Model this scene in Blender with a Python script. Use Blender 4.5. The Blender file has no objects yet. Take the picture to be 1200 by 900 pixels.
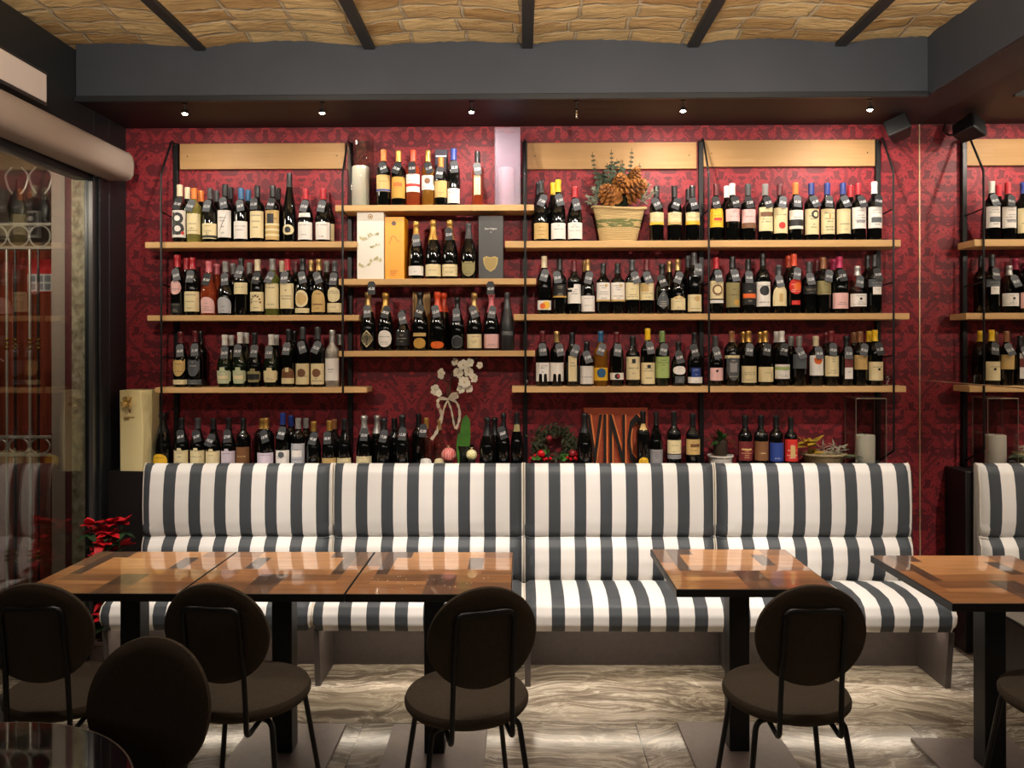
import bpy, math, random
from mathutils import Vector, Matrix
R = math.radians
SC = bpy.context.scene
COL = SC.collection
random.seed(7)

# ------------------------------------------------------------------ camera
H, F, YAW, ROLL = 1.65, 900.0, R(0.7), 0.0018
def ray(px, py):
    x, z = (px - 600) / F, (410 - py) / F
    x, z = x + ROLL * z, z - ROLL * x
    return (x * math.cos(YAW) - math.sin(YAW), x * math.sin(YAW) + math.cos(YAW), z)
def wx(px, Y, py=410):
    d = ray(px, py); return d[0] * Y / d[1]
def wz(px, py, Y):
    d = ray(px, py); return H + d[2] * Y / d[1]
cd = bpy.data.cameras.new('camera'); cam = bpy.data.objects.new('camera', cd); COL.objects.link(cam)
cd.sensor_width = 36; cd.lens = F / 1200 * 36; cd.shift_y = -40 / 1200; cd.clip_start = .05
cam.matrix_world = Matrix.Translation((0, 0, H)) @ Matrix.Rotation(YAW, 4, 'Z') @ Matrix.Rotation(R(90), 4, 'X') @ Matrix.Rotation(-ROLL, 4, 'Z')
SC.camera = cam

# ------------------------------------------------------------------ world, exposure
SC.view_settings.view_transform = 'Standard'; SC.view_settings.look = 'None'
SC.view_settings.gamma = 1; SC.view_settings.use_curve_mapping = False
SC.view_settings.exposure = 0.0
SC.cycles.use_denoising = True
SC.cycles.transparent_max_bounces = 24; SC.cycles.max_bounces = 10
W = bpy.data.worlds.new('world'); SC.world = W; W.use_nodes = True
W.node_tree.nodes['Background'].inputs[0].default_value = (1, .72, .5, 1)
W.node_tree.nodes['Background'].inputs[1].default_value = .015

WALL_Y = 4.4
XL = wx(148, WALL_Y)                    # plane of the glass wall on the left
XR = 2.262                              # plane of the mirror on the right
SOFFIT_Z = 2.93; CEIL_Z = 3.19; BEAM_Y = 3.9

# ------------------------------------------------------------------ lights
def lamp(name, kind, loc, energy, color=(1, .85, .68), target=None, size=.02, cone=120, blend=.5):
    l = bpy.data.lights.new(name, kind); o = bpy.data.objects.new(name, l); COL.objects.link(o)
    l.energy = energy; l.color = color; o.location = loc
    if kind in ('SPOT', 'POINT'): l.shadow_soft_size = size
    if kind == 'SPOT': l.spot_size = R(cone); l.spot_blend = blend
    if kind == 'AREA': l.size = size
    if target: o.rotation_euler = (Vector(target) - Vector(loc)).to_track_quat('-Z', 'Y').to_euler()
    return o
TRACK_Y = 3.945
SPOTS = [(217, 1, .52), (378, 1, .52), (553, 1, .95), (676, 0, 0), (801, 1, 1.15), (1020, 1, 1.25)]
for px, on, k in SPOTS:
    if on:
        x = wx(px, TRACK_Y)
        lamp('track_spot_light', 'SPOT', (x, TRACK_Y, 2.875), 205 * k, color=(1, .91, .81), target=(x, 4.4, 1.5), size=.014, cone=174, blend=1.0)
for x, e in ((-1.7, 200), (-.85, 215), (0.0, 235), (.85, 235), (1.7, 235)):
    lamp('bench_fill_light', 'SPOT', (x, 2.5, 3.12), e, color=(1, .91, .82), target=(x, 3.95, .62), size=.03, cone=40, blend=1.0)  # unseen spots added to brighten the bench backrests
for x, e in ((-1.75, 45), (-.6, 50), (.45, 60), (1.5, 60)):
    lamp('seat_fill_light', 'SPOT', (x, 2.62, 3.12), e, color=(1, .9, .8), target=(x, 2.72, 0), size=.03, cone=76, blend=.7)  # added spots, out of view, that lift the chair seats and tabletops
for x in (-1.3, .3, 1.5):
    lamp('ceiling_fill_light', 'SPOT', (x, 1.9, 2.72), 95, color=(1, .88, .74), target=(x, 3.1, 3.3), size=.06, cone=140, blend=.8)  # fill added above the view to light the brick vaults from below
for x in (-1.5, 0.2, 1.7):
    lamp('front_fill_light', 'POINT', (x, -2.6, 2.25), 14, color=(1, .88, .76), size=.12)  # added frontal fill behind the camera for bench fronts and kick boards
lamp('outside_fill_light', 'POINT', (-2.75, 3.6, 2.5), 34, color=(1, .9, .76), size=.1)  # fill without a fixture, added to light what stands beyond the glass

# ------------------------------------------------------------------ materials
def lin(c):
    return tuple((v / 255 / 12.92) if v / 255 <= .04045 else ((v / 255 + .055) / 1.055) ** 2.4 for v in c)
MATS = {}
def mat(name, rgb=(128, 128, 128), rough=.5, metal=0, coat=0, spec=.5, emit=0):
    if name in MATS: return MATS[name]
    m = bpy.data.materials.new(name); m.use_nodes = True; MATS[name] = m
    b = m.node_tree.nodes['Principled BSDF']
    b.inputs['Base Color'].default_value = (*lin(rgb), 1); b.inputs['Roughness'].default_value = rough
    b.inputs['Metallic'].default_value = metal; b.inputs['Coat Weight'].default_value = coat
    b.inputs['Specular IOR Level'].default_value = spec
    if emit:
        b.inputs['Emission Color'].default_value = (*lin(rgb), 1); b.inputs['Emission Strength'].default_value = emit
    return m
class N:                                 # small node-graph helper
    def __init__(s, m): s.t = m.node_tree; s.b = s.t.nodes['Principled BSDF']
    def n(s, kind, **k):
        o = s.t.nodes.new('ShaderNode' + kind)
        for a, v in k.items(): setattr(o, a, v)
        return o
    def l(s, a, b): s.t.links.new(a, b)
    def inp(s, sock, v):
        if isinstance(v, (int, float)): sock.default_value = v
        elif isinstance(v, (tuple, list)): sock.default_value = v
        else: s.l(v, sock)
    def m(s, op, a, b=0.0, c=0.0):
        o = s.n('Math', operation=op); s.inp(o.inputs[0], a); s.inp(o.inputs[1], b); s.inp(o.inputs[2], c); return o.outputs[0]
    def mix(s, f, a, b):
        o = s.n('Mix', data_type='RGBA'); s.inp(o.inputs[0], f)
        s.inp(o.inputs[6], a if not isinstance(a, tuple) else (*a, 1)); s.inp(o.inputs[7], b if not isinstance(b, tuple) else (*b, 1)); return o.outputs[2]
    def ramp(s, f, stops):
        o = s.n('ValToRGB'); s.l(f, o.inputs[0]); e = o.color_ramp.elements
        while len(e) < len(stops): e.new(.5)
        for i, (p, c) in enumerate(stops): e[i].position = p; e[i].color = (*lin(c), 1)
        return o.outputs[0]
    def noise(s, vec, scale=5, detail=3, rough=.5, dist=0):
        o = s.n('TexNoise'); s.l(vec, o.inputs['Vector'])
        o.inputs['Scale'].default_value = scale; o.inputs['Detail'].default_value = detail
        o.inputs['Roughness'].default_value = rough; o.inputs['Distortion'].default_value = dist
        return o.outputs['Fac']
    def obj(s): return s.n('TexCoord').outputs['Object']
    def mapping(s, vec, scale=(1, 1, 1), loc=(0, 0, 0), rot=(0, 0, 0)):
        o = s.n('Mapping'); s.l(vec, o.inputs[0]); o.inputs['Scale'].default_value = scale
        o.inputs['Location'].default_value = loc; o.inputs['Rotation'].default_value = rot; return o.outputs[0]
    def sep(s, vec):
        o = s.n('SeparateXYZ'); s.l(vec, o.inputs[0]); return o.outputs
    def comb(s, x, y, z):
        o = s.n('CombineXYZ'); s.inp(o.inputs[0], x); s.inp(o.inputs[1], y); s.inp(o.inputs[2], z); return o.outputs[0]
    def bump(s, h, strength=.3, dist=.01):
        o = s.n('Bump'); s.l(h, o.inputs['Height']); o.inputs['Strength'].default_value = strength; o.inputs['Distance'].default_value = dist
        s.l(o.outputs[0], s.b.inputs['Normal'])

def wallpaper():
    m = mat('damask_wallpaper', (150, 40, 50), .55, spec=.3); g = N(m)
    x, y, z = g.sep(g.obj())
    u = g.m('PINGPONG', g.m('DIVIDE', x, .21), 1.0)
    v = g.m('MULTIPLY', z, 2 * math.pi / .44)
    cv, sv = g.m('COSINE', v), g.m('SINE', v)
    nz = g.noise(g.comb(g.m('MULTIPLY', u, 1.15), g.m('MULTIPLY', cv, .55), g.m('MULTIPLY', sv, .55)), 3.1, 1.8, .5, .8)
    ogee = g.m('ABSOLUTE', g.m('SUBTRACT', u, g.m('MULTIPLY_ADD', cv, .33, .5)))
    line = g.m('LESS_THAN', ogee, .055)
    fine = g.m('GREATER_THAN', nz, .5)
    band = g.m('LESS_THAN', g.m('ABSOLUTE', g.m('SUBTRACT', nz, .40)), .022)
    pat = g.m('MAXIMUM', fine, g.m('MAXIMUM', g.m('MULTIPLY', line, .75), g.m('MULTIPLY', band, .8)))
    fab = g.noise(g.obj(), 60, 2)
    c = g.mix(pat, lin((146, 38, 46)), lin((84, 22, 30)))
    c = g.mix(g.m('MULTIPLY', fab, .22), c, lin((160, 74, 78)))
    g.l(c, g.b.inputs['Base Color']); return m
def oak(name='oak', base=(222, 184, 130), dark=(196, 152, 98), axis='x', blocks=False):
    m = mat(name, base, .55, spec=.25); g = N(m); o = g.obj()
    sc = {'x': (1.2, 22, 22), 'z': (22, 22, 1.2), 'y': (22, 1.2, 22)}[axis]
    nz = g.noise(g.mapping(o, sc), 2.2, 4, .6, .4)
    c = g.mix(nz, lin(base), lin(dark))
    if blocks:
        b = g.n('TexBrick'); b.offset = .37; b.inputs['Mortar Size'].default_value = 0.0
        g.l(g.mapping(o, (1, 1, 1), rot=(R(90), 0, 0)), b.inputs['Vector']); b.inputs['Scale'].default_value = 1
        b.inputs['Brick Width'].default_value = .33; b.inputs['Row Height'].default_value = .048
        b.inputs['Color1'].default_value = (0, 0, 0, 1); b.inputs['Color2'].default_value = (1, 1, 1, 1)
        c = g.mix(g.m('MULTIPLY', b.outputs[0], .4), c, lin(dark))
    g.l(c, g.b.inputs['Base Color']); return m
def marble():
    m = mat('veined_marble', (170, 150, 125), .16, spec=.5); g = N(m); o = g.obj()
    b = g.n('TexBrick'); b.offset = .5; g.l(g.mapping(o, (1, 1, 1), loc=(.1, .01, 0)), b.inputs['Vector'])
    b.inputs['Scale'].default_value = 1; b.inputs['Brick Width'].default_value = 1.2; b.inputs['Row Height'].default_value = .68
    b.inputs['Mortar Size'].default_value = .0022; b.inputs['Color1'].default_value = (0, 0, 0, 1); b.inputs['Color2'].default_value = (1, 1, 1, 1)
    b.inputs['Mortar'].default_value = (.5, .5, .5, 1)
    sh = g.m('MULTIPLY', b.outputs[0], 7.0)
    x, y, z = g.sep(o)
    p = g.comb(g.m('ADD', x, sh), y, sh)
    wn = g.n('TexNoise'); g.l(p, wn.inputs['Vector']); wn.inputs['Scale'].default_value = 1.3; wn.inputs['Detail'].default_value = 3
    w1, w2, w3 = g.sep(wn.outputs['Color'])
    q = g.comb(g.m('ADD', g.m('MULTIPLY', x, .55), g.m('MULTIPLY', w1, .55)), g.m('ADD', g.m('MULTIPLY', y, 3.0), g.m('MULTIPLY', w2, 1.5)), sh)
    base = g.noise(q, 2.6, 9, .68, .35)
    vein = g.m('ABSOLUTE', g.m('SUBTRACT', g.noise(q, 3.1, 7, .65, .5), .5))
    c = g.ramp(base, [(.28, (84, 76, 66)), (.43, (136, 125, 111)), (.56, (174, 162, 145)), (.74, (208, 199, 186))])
    c = g.mix(g.m('MULTIPLY', g.m('LESS_THAN', vein, .022), .5), c, lin((84, 70, 58)))
    c = g.mix(g.m('MULTIPLY', g.m('LESS_THAN', g.m('ABSOLUTE', g.m('SUBTRACT', vein, .07)), .014), .45), c, lin((228, 218, 200)))
    c = g.mix(b.outputs['Fac'], c, lin((60, 54, 48)))
    g.l(c, g.b.inputs['Base Color']); return m
def vault_brick():
    m = mat('old_tan_brick', (200, 160, 100), .85, spec=.2); g = N(m); o = g.obj()
    nz = g.n('TexNoise'); g.l(o, nz.inputs['Vector']); nz.inputs['Scale'].default_value = 7; nz.inputs['Detail'].default_value = 3
    x, y, z = g.sep(o); nx, ny, nzz = g.sep(nz.outputs['Color'])
    vec = g.comb(g.m('ADD', x, g.m('MULTIPLY_ADD', nx, .05, -.025)), g.m('ADD', y, g.m('MULTIPLY_ADD', ny, .06, -.03)), 0.0)
    b = g.n('TexBrick'); b.offset = .12; b.offset_frequency = 3; g.l(vec, b.inputs['Vector']); b.inputs['Scale'].default_value = 1
    b.inputs['Brick Width'].default_value = .272; b.inputs['Row Height'].default_value = .135; b.inputs['Mortar Size'].default_value = .012
    b.inputs['Mortar Smooth'].default_value = .6; b.inputs['Bias'].default_value = 0
    b.inputs['Color1'].default_value = (*lin((238, 206, 150)), 1); b.inputs['Color2'].default_value = (*lin((196, 156, 102)), 1)
    b.inputs['Mortar'].default_value = (*lin((204, 184, 152)), 1)
    st = g.noise(g.mapping(o, (1.2, 6, 1)), 5, 5, .65, .8)
    c = g.mix(g.m('MULTIPLY', g.m('POWER', st, 2.0), 1.0), b.outputs[0], lin((92, 66, 40)))
    g.l(c, g.b.inputs['Base Color'])
    h = g.m('SUBTRACT', st, g.m('MULTIPLY', b.outputs['Fac'], .35))
    g.bump(h, .9, .03); return m
def stripes():
    m = mat('striped_upholstery', (230, 222, 212), .55, spec=.35); g = N(m); x, y, z = g.sep(g.obj())
    P = 1.028 / 7.5
    f = g.m('FRACT', g.m('DIVIDE', g.m('SUBTRACT', x, .42 * P), P))
    s = g.m('LESS_THAN', f, .54)
    fab = g.noise(g.obj(), 220, 2)
    c = g.mix(s, lin((70, 74, 78)), lin((236, 232, 227)))
    g.l(c, g.b.inputs['Base Color']); g.bump(fab, .08, .002); return m
def noisy(name, c1, c2, scale=8, rough=.5, spec=.4, metal=0, stretch=(1, 1, 1), detail=4, bump=0):
    m = mat(name, c1, rough, metal, spec=spec); g = N(m)
    f = g.noise(g.mapping(g.obj(), stretch), scale, detail, .6, .3)
    f2 = g.n('MapRange'); g.l(f, f2.inputs[0]); f2.inputs[1].default_value = .3; f2.inputs[2].default_value = .7
    g.l(g.mix(f2.outputs[0], lin(c1), lin(c2)), g.b.inputs['Base Color'])
    if bump: g.bump(f, bump, .01)
    return m
def thin_glass(name, tint=(255, 255, 255), gloss=1.0, rough=0.0):
    if name in MATS: return MATS[name]
    m = bpy.data.materials.new(name); m.use_nodes = True; MATS[name] = m; t = m.node_tree
    for n in list(t.nodes): t.nodes.remove(n)
    out = t.nodes.new('ShaderNodeOutputMaterial'); mx = t.nodes.new('ShaderNodeMixShader')
    tr = t.nodes.new('ShaderNodeBsdfTransparent'); gl = t.nodes.new('ShaderNodeBsdfGlossy'); fr = t.nodes.new('ShaderNodeFresnel')
    tr.inputs[0].default_value = (*lin(tint), 1); gl.inputs['Roughness'].default_value = rough; fr.inputs[0].default_value = 1.5
    mm = t.nodes.new('ShaderNodeMath'); mm.operation = 'MULTIPLY'; mm.inputs[1].default_value = gloss
    ge = t.nodes.new('ShaderNodeNewGeometry'); io = t.nodes.new('ShaderNodeMath'); io.operation = 'MULTIPLY_ADD'; io.inputs[1].default_value = 1 / 1.5 - 1.5; io.inputs[2].default_value = 1.5
    t.links.new(ge.outputs['Backfacing'], io.inputs[0]); t.links.new(io.outputs[0], fr.inputs[0])
    t.links.new(fr.outputs[0], mm.inputs[0]); t.links.new(mm.outputs[0], mx.inputs[0])
    t.links.new(tr.outputs[0], mx.inputs[1]); t.links.new(gl.outputs[0], mx.inputs[2]); t.links.new(mx.outputs[0], out.inputs[0])
    return m
def label_paper(key, rgb, ink):
    m = mat('label_' + key, rgb, .55, spec=.3); g = N(m)
    uv = g.n('TexCoord').outputs['UV']; u, v, w = g.sep(uv)
    rnd = g.n('ObjectInfo').outputs['Random']
    row = g.m('MULTIPLY', v, 9.0); fr = g.m('FRACT', row); fl = g.m('FLOOR', row)
    rr = g.n('TexWhiteNoise'); rr.noise_dimensions = '2D'; g.l(g.comb(fl, g.m('MULTIPLY', rnd, 91.0), 0.0), rr.inputs['Vector'])
    on = g.m('GREATER_THAN', rr.outputs['Value'], .62)
    half = g.m('MULTIPLY', g.m('FRACT', g.m('MULTIPLY', rr.outputs['Value'], 17.0)), .30)
    inx = g.m('LESS_THAN', g.m('ABSOLUTE', g.m('SUBTRACT', u, .5)), g.m('ADD', half, .06))
    iny = g.m('LESS_THAN', g.m('ABSOLUTE', g.m('SUBTRACT', fr, .5)), .24)
    nz = g.noise(g.comb(g.m('MULTIPLY', u, 46.0), fl, g.m('MULTIPLY', rnd, 31.0)), 1.0, 1)
    lt = g.m('GREATER_THAN', nz, .47)
    f = g.m('MULTIPLY', g.m('MULTIPLY', on, inx), g.m('MULTIPLY', iny, lt))
    mid = g.m('MULTIPLY', f, g.m('LESS_THAN', g.m('ABSOLUTE', g.m('SUBTRACT', v, .5)), .42))
    fade = g.m('MULTIPLY', mid, .62)
    g.l(g.mix(fade, lin(rgb), lin(ink)), g.b.inputs['Base Color']); return m

M = dict(
    wallpaper=wallpaper(), oak=oak(), oakpanel=oak('oak_panel', (176, 138, 92), (150, 114, 72), 'x', True), marble=marble(), brick=vault_brick(),
    stripes=stripes(),
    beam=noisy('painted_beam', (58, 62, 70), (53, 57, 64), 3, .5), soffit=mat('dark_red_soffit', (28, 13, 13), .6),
    joist=mat('painted_joist', (40, 37, 36), .5), blackmetal=mat('black_metal', (16, 16, 17), .42, .3), frame=mat('dark_frame', (36, 38, 41), .4, .2),
    greyframe=mat('grey_frame', (88, 86, 86), .35, .5), casing=mat('casing_paint', (158, 142, 130), .5), ledge=mat('dark_laminate', (24, 19, 19), .5),
    plinth=noisy('plinth_laminate', (76, 68, 66), (67, 60, 58), 30, .32), cream=mat('cream_leatherette', (226, 216, 200), .45),
    chairfab=noisy('chair_fabric', (69, 60, 50), (60, 52, 43), 120, .9, .12), table_edge=mat('table_edge', (14, 13, 13), .4),
    steelplate=noisy('base_plate_steel', (134, 120, 116), (124, 111, 108), 40, .38, metal=.2), blackgloss=mat('black_gloss', (6, 6, 7), .04, coat=1),
    mirror=mat('mirror_silver', (238, 236, 232), .012, 1), pane=thin_glass('window_glass', (236, 236, 232), 1.25), clear=thin_glass('clear_glass', (240, 240, 238), 1.0),
    frosted=mat('frosted_acrylic', (214, 200, 214), .5), wax=mat('candle_wax', (238, 232, 218), .6), chrome=mat('chrome', (220, 220, 220), .12, 1),
    led=mat('led_strip', (255, 238, 214), .5, emit=26),
    bulb=mat('lit_lens', (255, 240, 215), .5, emit=60), offlens=mat('unlit_lens', (190, 190, 190), .1, .8),
)
M['wax'].node_tree.nodes['Principled BSDF'].inputs['Subsurface Weight'].default_value = .2

# ------------------------------------------------------------------ mesh builder
class MB:
    def __init__(s): s.v = []; s.f = []; s.mi = []; s.uv = {}
    def add(s, vs, fs, mi=0, uvs=None):
        o = len(s.v); s.v += [tuple(p) for p in vs]
        for i, f in enumerate(fs):
            if uvs: s.uv[len(s.f)] = [uvs[k] for k in f]
            s.f.append([k + o for k in f]); s.mi.append(mi)
        return s
    def box(s, x0, x1, y0, y1, z0, z1, mi=0, M4=None):
        vs = [(x, y, z) for z in (z0, z1) for y in (y0, y1) for x in (x0, x1)]
        if M4: vs = [M4 @ Vector(p) for p in vs]
        return s.add(vs, [(0, 2, 3, 1), (4, 5, 7, 6), (0, 1, 5, 4), (2, 6, 7, 3), (0, 4, 6, 2), (1, 3, 7, 5)], mi)
    def lathe(s, prof, n=20, mi=0, cx=0, cy=0, sx=1, sy=1, a0=0):
        vs = []; fs = []; k = len(prof)
        for r, z in prof:
            for i in range(n):
                a = a0 + 2 * math.pi * i / n; vs.append((cx + r * sx * math.cos(a), cy + r * sy * math.sin(a), z))
        for j in range(k - 1):
            for i in range(n):
                i2 = (i + 1) % n; fs.append((j * n + i, j * n + i2, (j + 1) * n + i2, (j + 1) * n + i))
        if prof[0][0] > 1e-6: fs.append(tuple(reversed(range(n))))
        if prof[-1][0] > 1e-6: fs.append(tuple((k - 1) * n + i for i in range(n)))
        return s.add(vs, fs, mi)
    def tube(s, pts, r, n=8, mi=0, closed=False, caps=True):
        pts = [Vector(p) for p in pts]; k = len(pts); rs = r if isinstance(r, (list, tuple)) else [r] * k
        vs = []; fs = []; prev = None
        for i, p in enumerate(pts):
            a = pts[(i - 1) % k] if (i > 0 or closed) else p; b = pts[(i + 1) % k] if (i < k - 1 or closed) else p
            t = (b - a).normalized()
            if prev is None:
                up = Vector((0, 0, 1)) if abs(t.z) < .9 else Vector((0, 1, 0)); prev = t.cross(up).normalized()
            prev = (prev - t * prev.dot(t)).normalized(); q = t.cross(prev)
            for j in range(n):
                an = 2 * math.pi * j / n; vs.append(p + (prev * math.cos(an) + q * math.sin(an)) * rs[i])
        for i in range(k if closed else k - 1):
            i2 = (i + 1) % k
            for j in range(n):
                j2 = (j + 1) % n; fs.append((i * n + j, i * n + j2, i2 * n + j2, i2 * n + j))
        if caps and not closed:
            fs.append(tuple(reversed(range(n)))); fs.append(tuple((k - 1) * n + j for j in range(n)))
        return s.add(vs, fs, mi)
    def prism(s, poly, axis, a, b, mi=0):    # poly extruded along x / y / z
        def P(p, t): return {'x': (t, p[0], p[1]), 'y': (p[0], t, p[1]), 'z': (p[0], p[1], t)}[axis]
        n = len(poly); vs = [P(p, a) for p in poly] + [P(p, b) for p in poly]
        fs = [tuple(range(n)), tuple(reversed(range(n, 2 * n)))] + [(i, i + n, (i + 1) % n + n, (i + 1) % n) for i in range(n)]
        return s.add(vs, fs, mi)
    def grid(s, fn, nu, nv, mi=0, closeu=False, uv=False):
        vs = [fn(i / nu, j / nv) for j in range(nv + 1) for i in range(nu + 1)]; w = nu + 1
        us = [(i / nu, j / nv) for j in range(nv + 1) for i in range(nu + 1)] if uv else None
        return s.add(vs, [(j * w + i, j * w + i + 1, (j + 1) * w + i + 1, (j + 1) * w + i) for j in range(nv) for i in range(nu)], mi, us)
    def ball(s, c, r, n=12, k=8, mi=0, sz=1.0):
        return s.lathe([(max(r * math.sin(math.pi * j / k), 1e-7 if j in (0, k) else 0), c[2] - r * sz * math.cos(math.pi * j / k)) for j in range(k + 1)], n, mi, c[0], c[1])
    def mesh(s, name, mats, smooth=True, angle=35):
        me = bpy.data.meshes.new(name); me.from_pydata(s.v, [], s.f)
        for m in (mats if isinstance(mats, (list, tuple)) else [mats]): me.materials.append(m)
        me.polygons.foreach_set('material_index', s.mi)
        if s.uv:
            ul = me.uv_layers.new(name='UVMap')
            for p in me.polygons:
                if p.index in s.uv:
                    for li, c in zip(p.loop_indices, s.uv[p.index]): ul.data[li].uv = c
        me.validate(); me.update()
        if smooth:
            me.polygons.foreach_set('use_smooth', [True] * len(me.polygons)); me.set_sharp_from_angle(angle=R(angle))
        return me
    def build(s, name, mats, parent=None, loc=(0, 0, 0), rz=0, smooth=True, angle=35, bevel=0, fixn=False):
        o = bpy.data.objects.new(name, s.mesh(name, mats, smooth, angle)); COL.objects.link(o); o.parent = parent
        o.location = loc; o.rotation_euler = (0, 0, rz)
        if bevel:
            b = o.modifiers.new('bevel', 'BEVEL'); b.width = bevel; b.segments = 2; b.limit_method = 'ANGLE'; b.angle_limit = R(40)
        return o
def mo(name, me, parent=None, loc=(0, 0, 0), rot=(0, 0, 0)):
    o = bpy.data.objects.new(name, me); COL.objects.link(o); o.parent = parent; o.location = loc; o.rotation_euler = rot; return o
def tag(o, label, cat, group=None):
    o['label'] = label; o['category'] = cat
    if group: o['group'] = group
    return o
def thing(name, label, cat, loc=(0, 0, 0), rz=0, group=None):
    o = bpy.data.objects.new(name, None); COL.objects.link(o); o.location = loc; o.rotation_euler = (0, 0, rz); o.empty_display_size = .05
    return tag(o, label, cat, group)
def struct(o): o['kind'] = 'structure'; return o
TXT = {}
def text_data(s, shear=.0, extrude=0, bold=0):
    key = (s, shear, extrude, bold)
    if key in TXT: return TXT[key]
    cu = bpy.data.curves.new('lettering', 'FONT'); cu.body = s; cu.size = 1; cu.shear = shear; cu.extrude = extrude; cu.offset = bold
    cu.align_x = 'CENTER'; cu.align_y = 'CENTER'; cu.resolution_u = 2
    o = bpy.data.objects.new('lettering', cu); COL.objects.link(o)
    bpy.context.view_layer.update()
    me = bpy.data.meshes.new_from_object(o.evaluated_get(bpy.context.evaluated_depsgraph_get()))
    vs = [tuple(v.co) for v in me.vertices]; fs = [tuple(p.vertices) for p in me.polygons]
    bpy.data.objects.remove(o); bpy.data.curves.remove(cu); bpy.data.meshes.remove(me)
    x0, x1 = min(v[0] for v in vs), max(v[0] for v in vs); y0, y1 = min(v[1] for v in vs), max(v[1] for v in vs)
    vs = [((v[0] - (x0 + x1) / 2) / (x1 - x0), (v[1] - (y0 + y1) / 2) / (y1 - y0), v[2]) for v in vs]   # normalised to a unit box
    TXT[key] = (vs, fs); return TXT[key]
# ------------------------------------------------------------------ the room
FLOOR_Y0 = -1.2
struct(MB().box(-4.2, XR + .02, FLOOR_Y0, 5.6, -.05, 0).build('floor', M['marble']))
struct(MB().box(XL, XR, WALL_Y, WALL_Y + .12, 0, SOFFIT_Z).build('wall_back', M['wallpaper'], smooth=False))
struct(MB().box(XR + .012, XR + .12, FLOOR_Y0, WALL_Y + .12, 0, SOFFIT_Z).build('wall_right', M['wallpaper'], smooth=False))
# left wall: dark pillar, band over the glass, sill, mullion, glass pane
struct(MB().box(XL - .03, XL, 4.07, 4.22, 0, CEIL_Z).box(XL - .14, XL, 4.22, WALL_Y + .12, 0, CEIL_Z).box(XL - .14, XL, FLOOR_Y0, 4.07, 2.62, CEIL_Z).build('wall_left', M['frame'], bevel=.004))
w = struct(MB().box(XL - .034, XL - .018, 4.055, 4.07, .0, 2.62).box(XL - .09, XL - .01, 3.22, 3.31, 0, 2.62).box(XL - .09, XL - .01, FLOOR_Y0, 4.035, 0, .09)
           .box(XL - .085, XL - .012, FLOOR_Y0, 4.035, 2.55, 2.62).build('window_1', M['frame'], bevel=.004))
MB().box(XL - .032, XL - .026, FLOOR_Y0 + .02, 3.225, .09, 2.55).build('window_pane', M['pane'], w)
MB().box(XL - .032, XL - .026, 3.305, 4.056, .09, 2.55).build('window_pane', M['pane'], w)
MB().box(XL - .018, XL + .002, 4.050, 4.07, .09, 2.55).build('window_edge', M['greyframe'], w)
struct(MB().box(XL, XL + .014, 4.10, 4.13, 0, 2.6).build('trim_1', M['frame'], bevel=.003))
# beams and soffit
XB = wx(1087, BEAM_Y, 110)
struct(MB().box(XL, XR + .12, BEAM_Y, 4.06, SOFFIT_Z, CEIL_Z + .14).build('beam_front', M['beam'], bevel=.004))
struct(MB().box(XL, XB, BEAM_Y - .016, BEAM_Y + .004, SOFFIT_Z - .012, SOFFIT_Z + .018).build('trim_2', M['frame'], bevel=.003))
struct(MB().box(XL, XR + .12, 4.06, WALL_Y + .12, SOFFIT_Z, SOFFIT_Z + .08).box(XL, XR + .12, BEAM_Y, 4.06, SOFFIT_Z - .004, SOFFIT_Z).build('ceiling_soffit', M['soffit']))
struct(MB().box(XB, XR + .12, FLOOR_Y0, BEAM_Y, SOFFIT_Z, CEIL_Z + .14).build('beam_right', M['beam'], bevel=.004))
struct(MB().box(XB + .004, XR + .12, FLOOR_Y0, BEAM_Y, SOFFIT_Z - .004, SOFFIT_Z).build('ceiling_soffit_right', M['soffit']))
# vaulted brick ceiling on steel joists
JX = [wx(p, BEAM_Y, 55) for p in (235, 433, 618, 812, 985)]
JX = [JX[0] - .84] + JX + [JX[-1] + .80]
vb = MB()
for a, b in zip(JX[:-1], JX[1:]):
    def vf(u, v, a=a, b=b):
        t = 2 * u - 1; y = FLOOR_Y0 + v * (BEAM_Y + .06 - FLOOR_Y0); x = a + (b - a) * u
        k = .006 * math.sin(9 * y + 3 * a) * math.sin(2.3 * t + a) + .005 * math.sin(41 * y + 6 * t + 2 * math.sin(7 * t))
        return (x, y, CEIL_Z + .006 + .026 * (1 - t * t) + k)
    vb.grid(vf, 18, 130)
struct(vb.build('ceiling', M['brick']))
for i, x in enumerate(JX[1:-1]):
    struct(MB().box(x - .028, x + .028, FLOOR_Y0, BEAM_Y, CEIL_Z - .012, CEIL_Z + .012).box(x - .008, x + .008, FLOOR_Y0, BEAM_Y, CEIL_Z, CEIL_Z + .1).build('ceiling_joist', M['joist'], bevel=.003))
struct(MB().box(XL, XR + .12, FLOOR_Y0, BEAM_Y, CEIL_Z + .15, CEIL_Z + .2).build('ceiling_slab', M['joist']))
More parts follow.
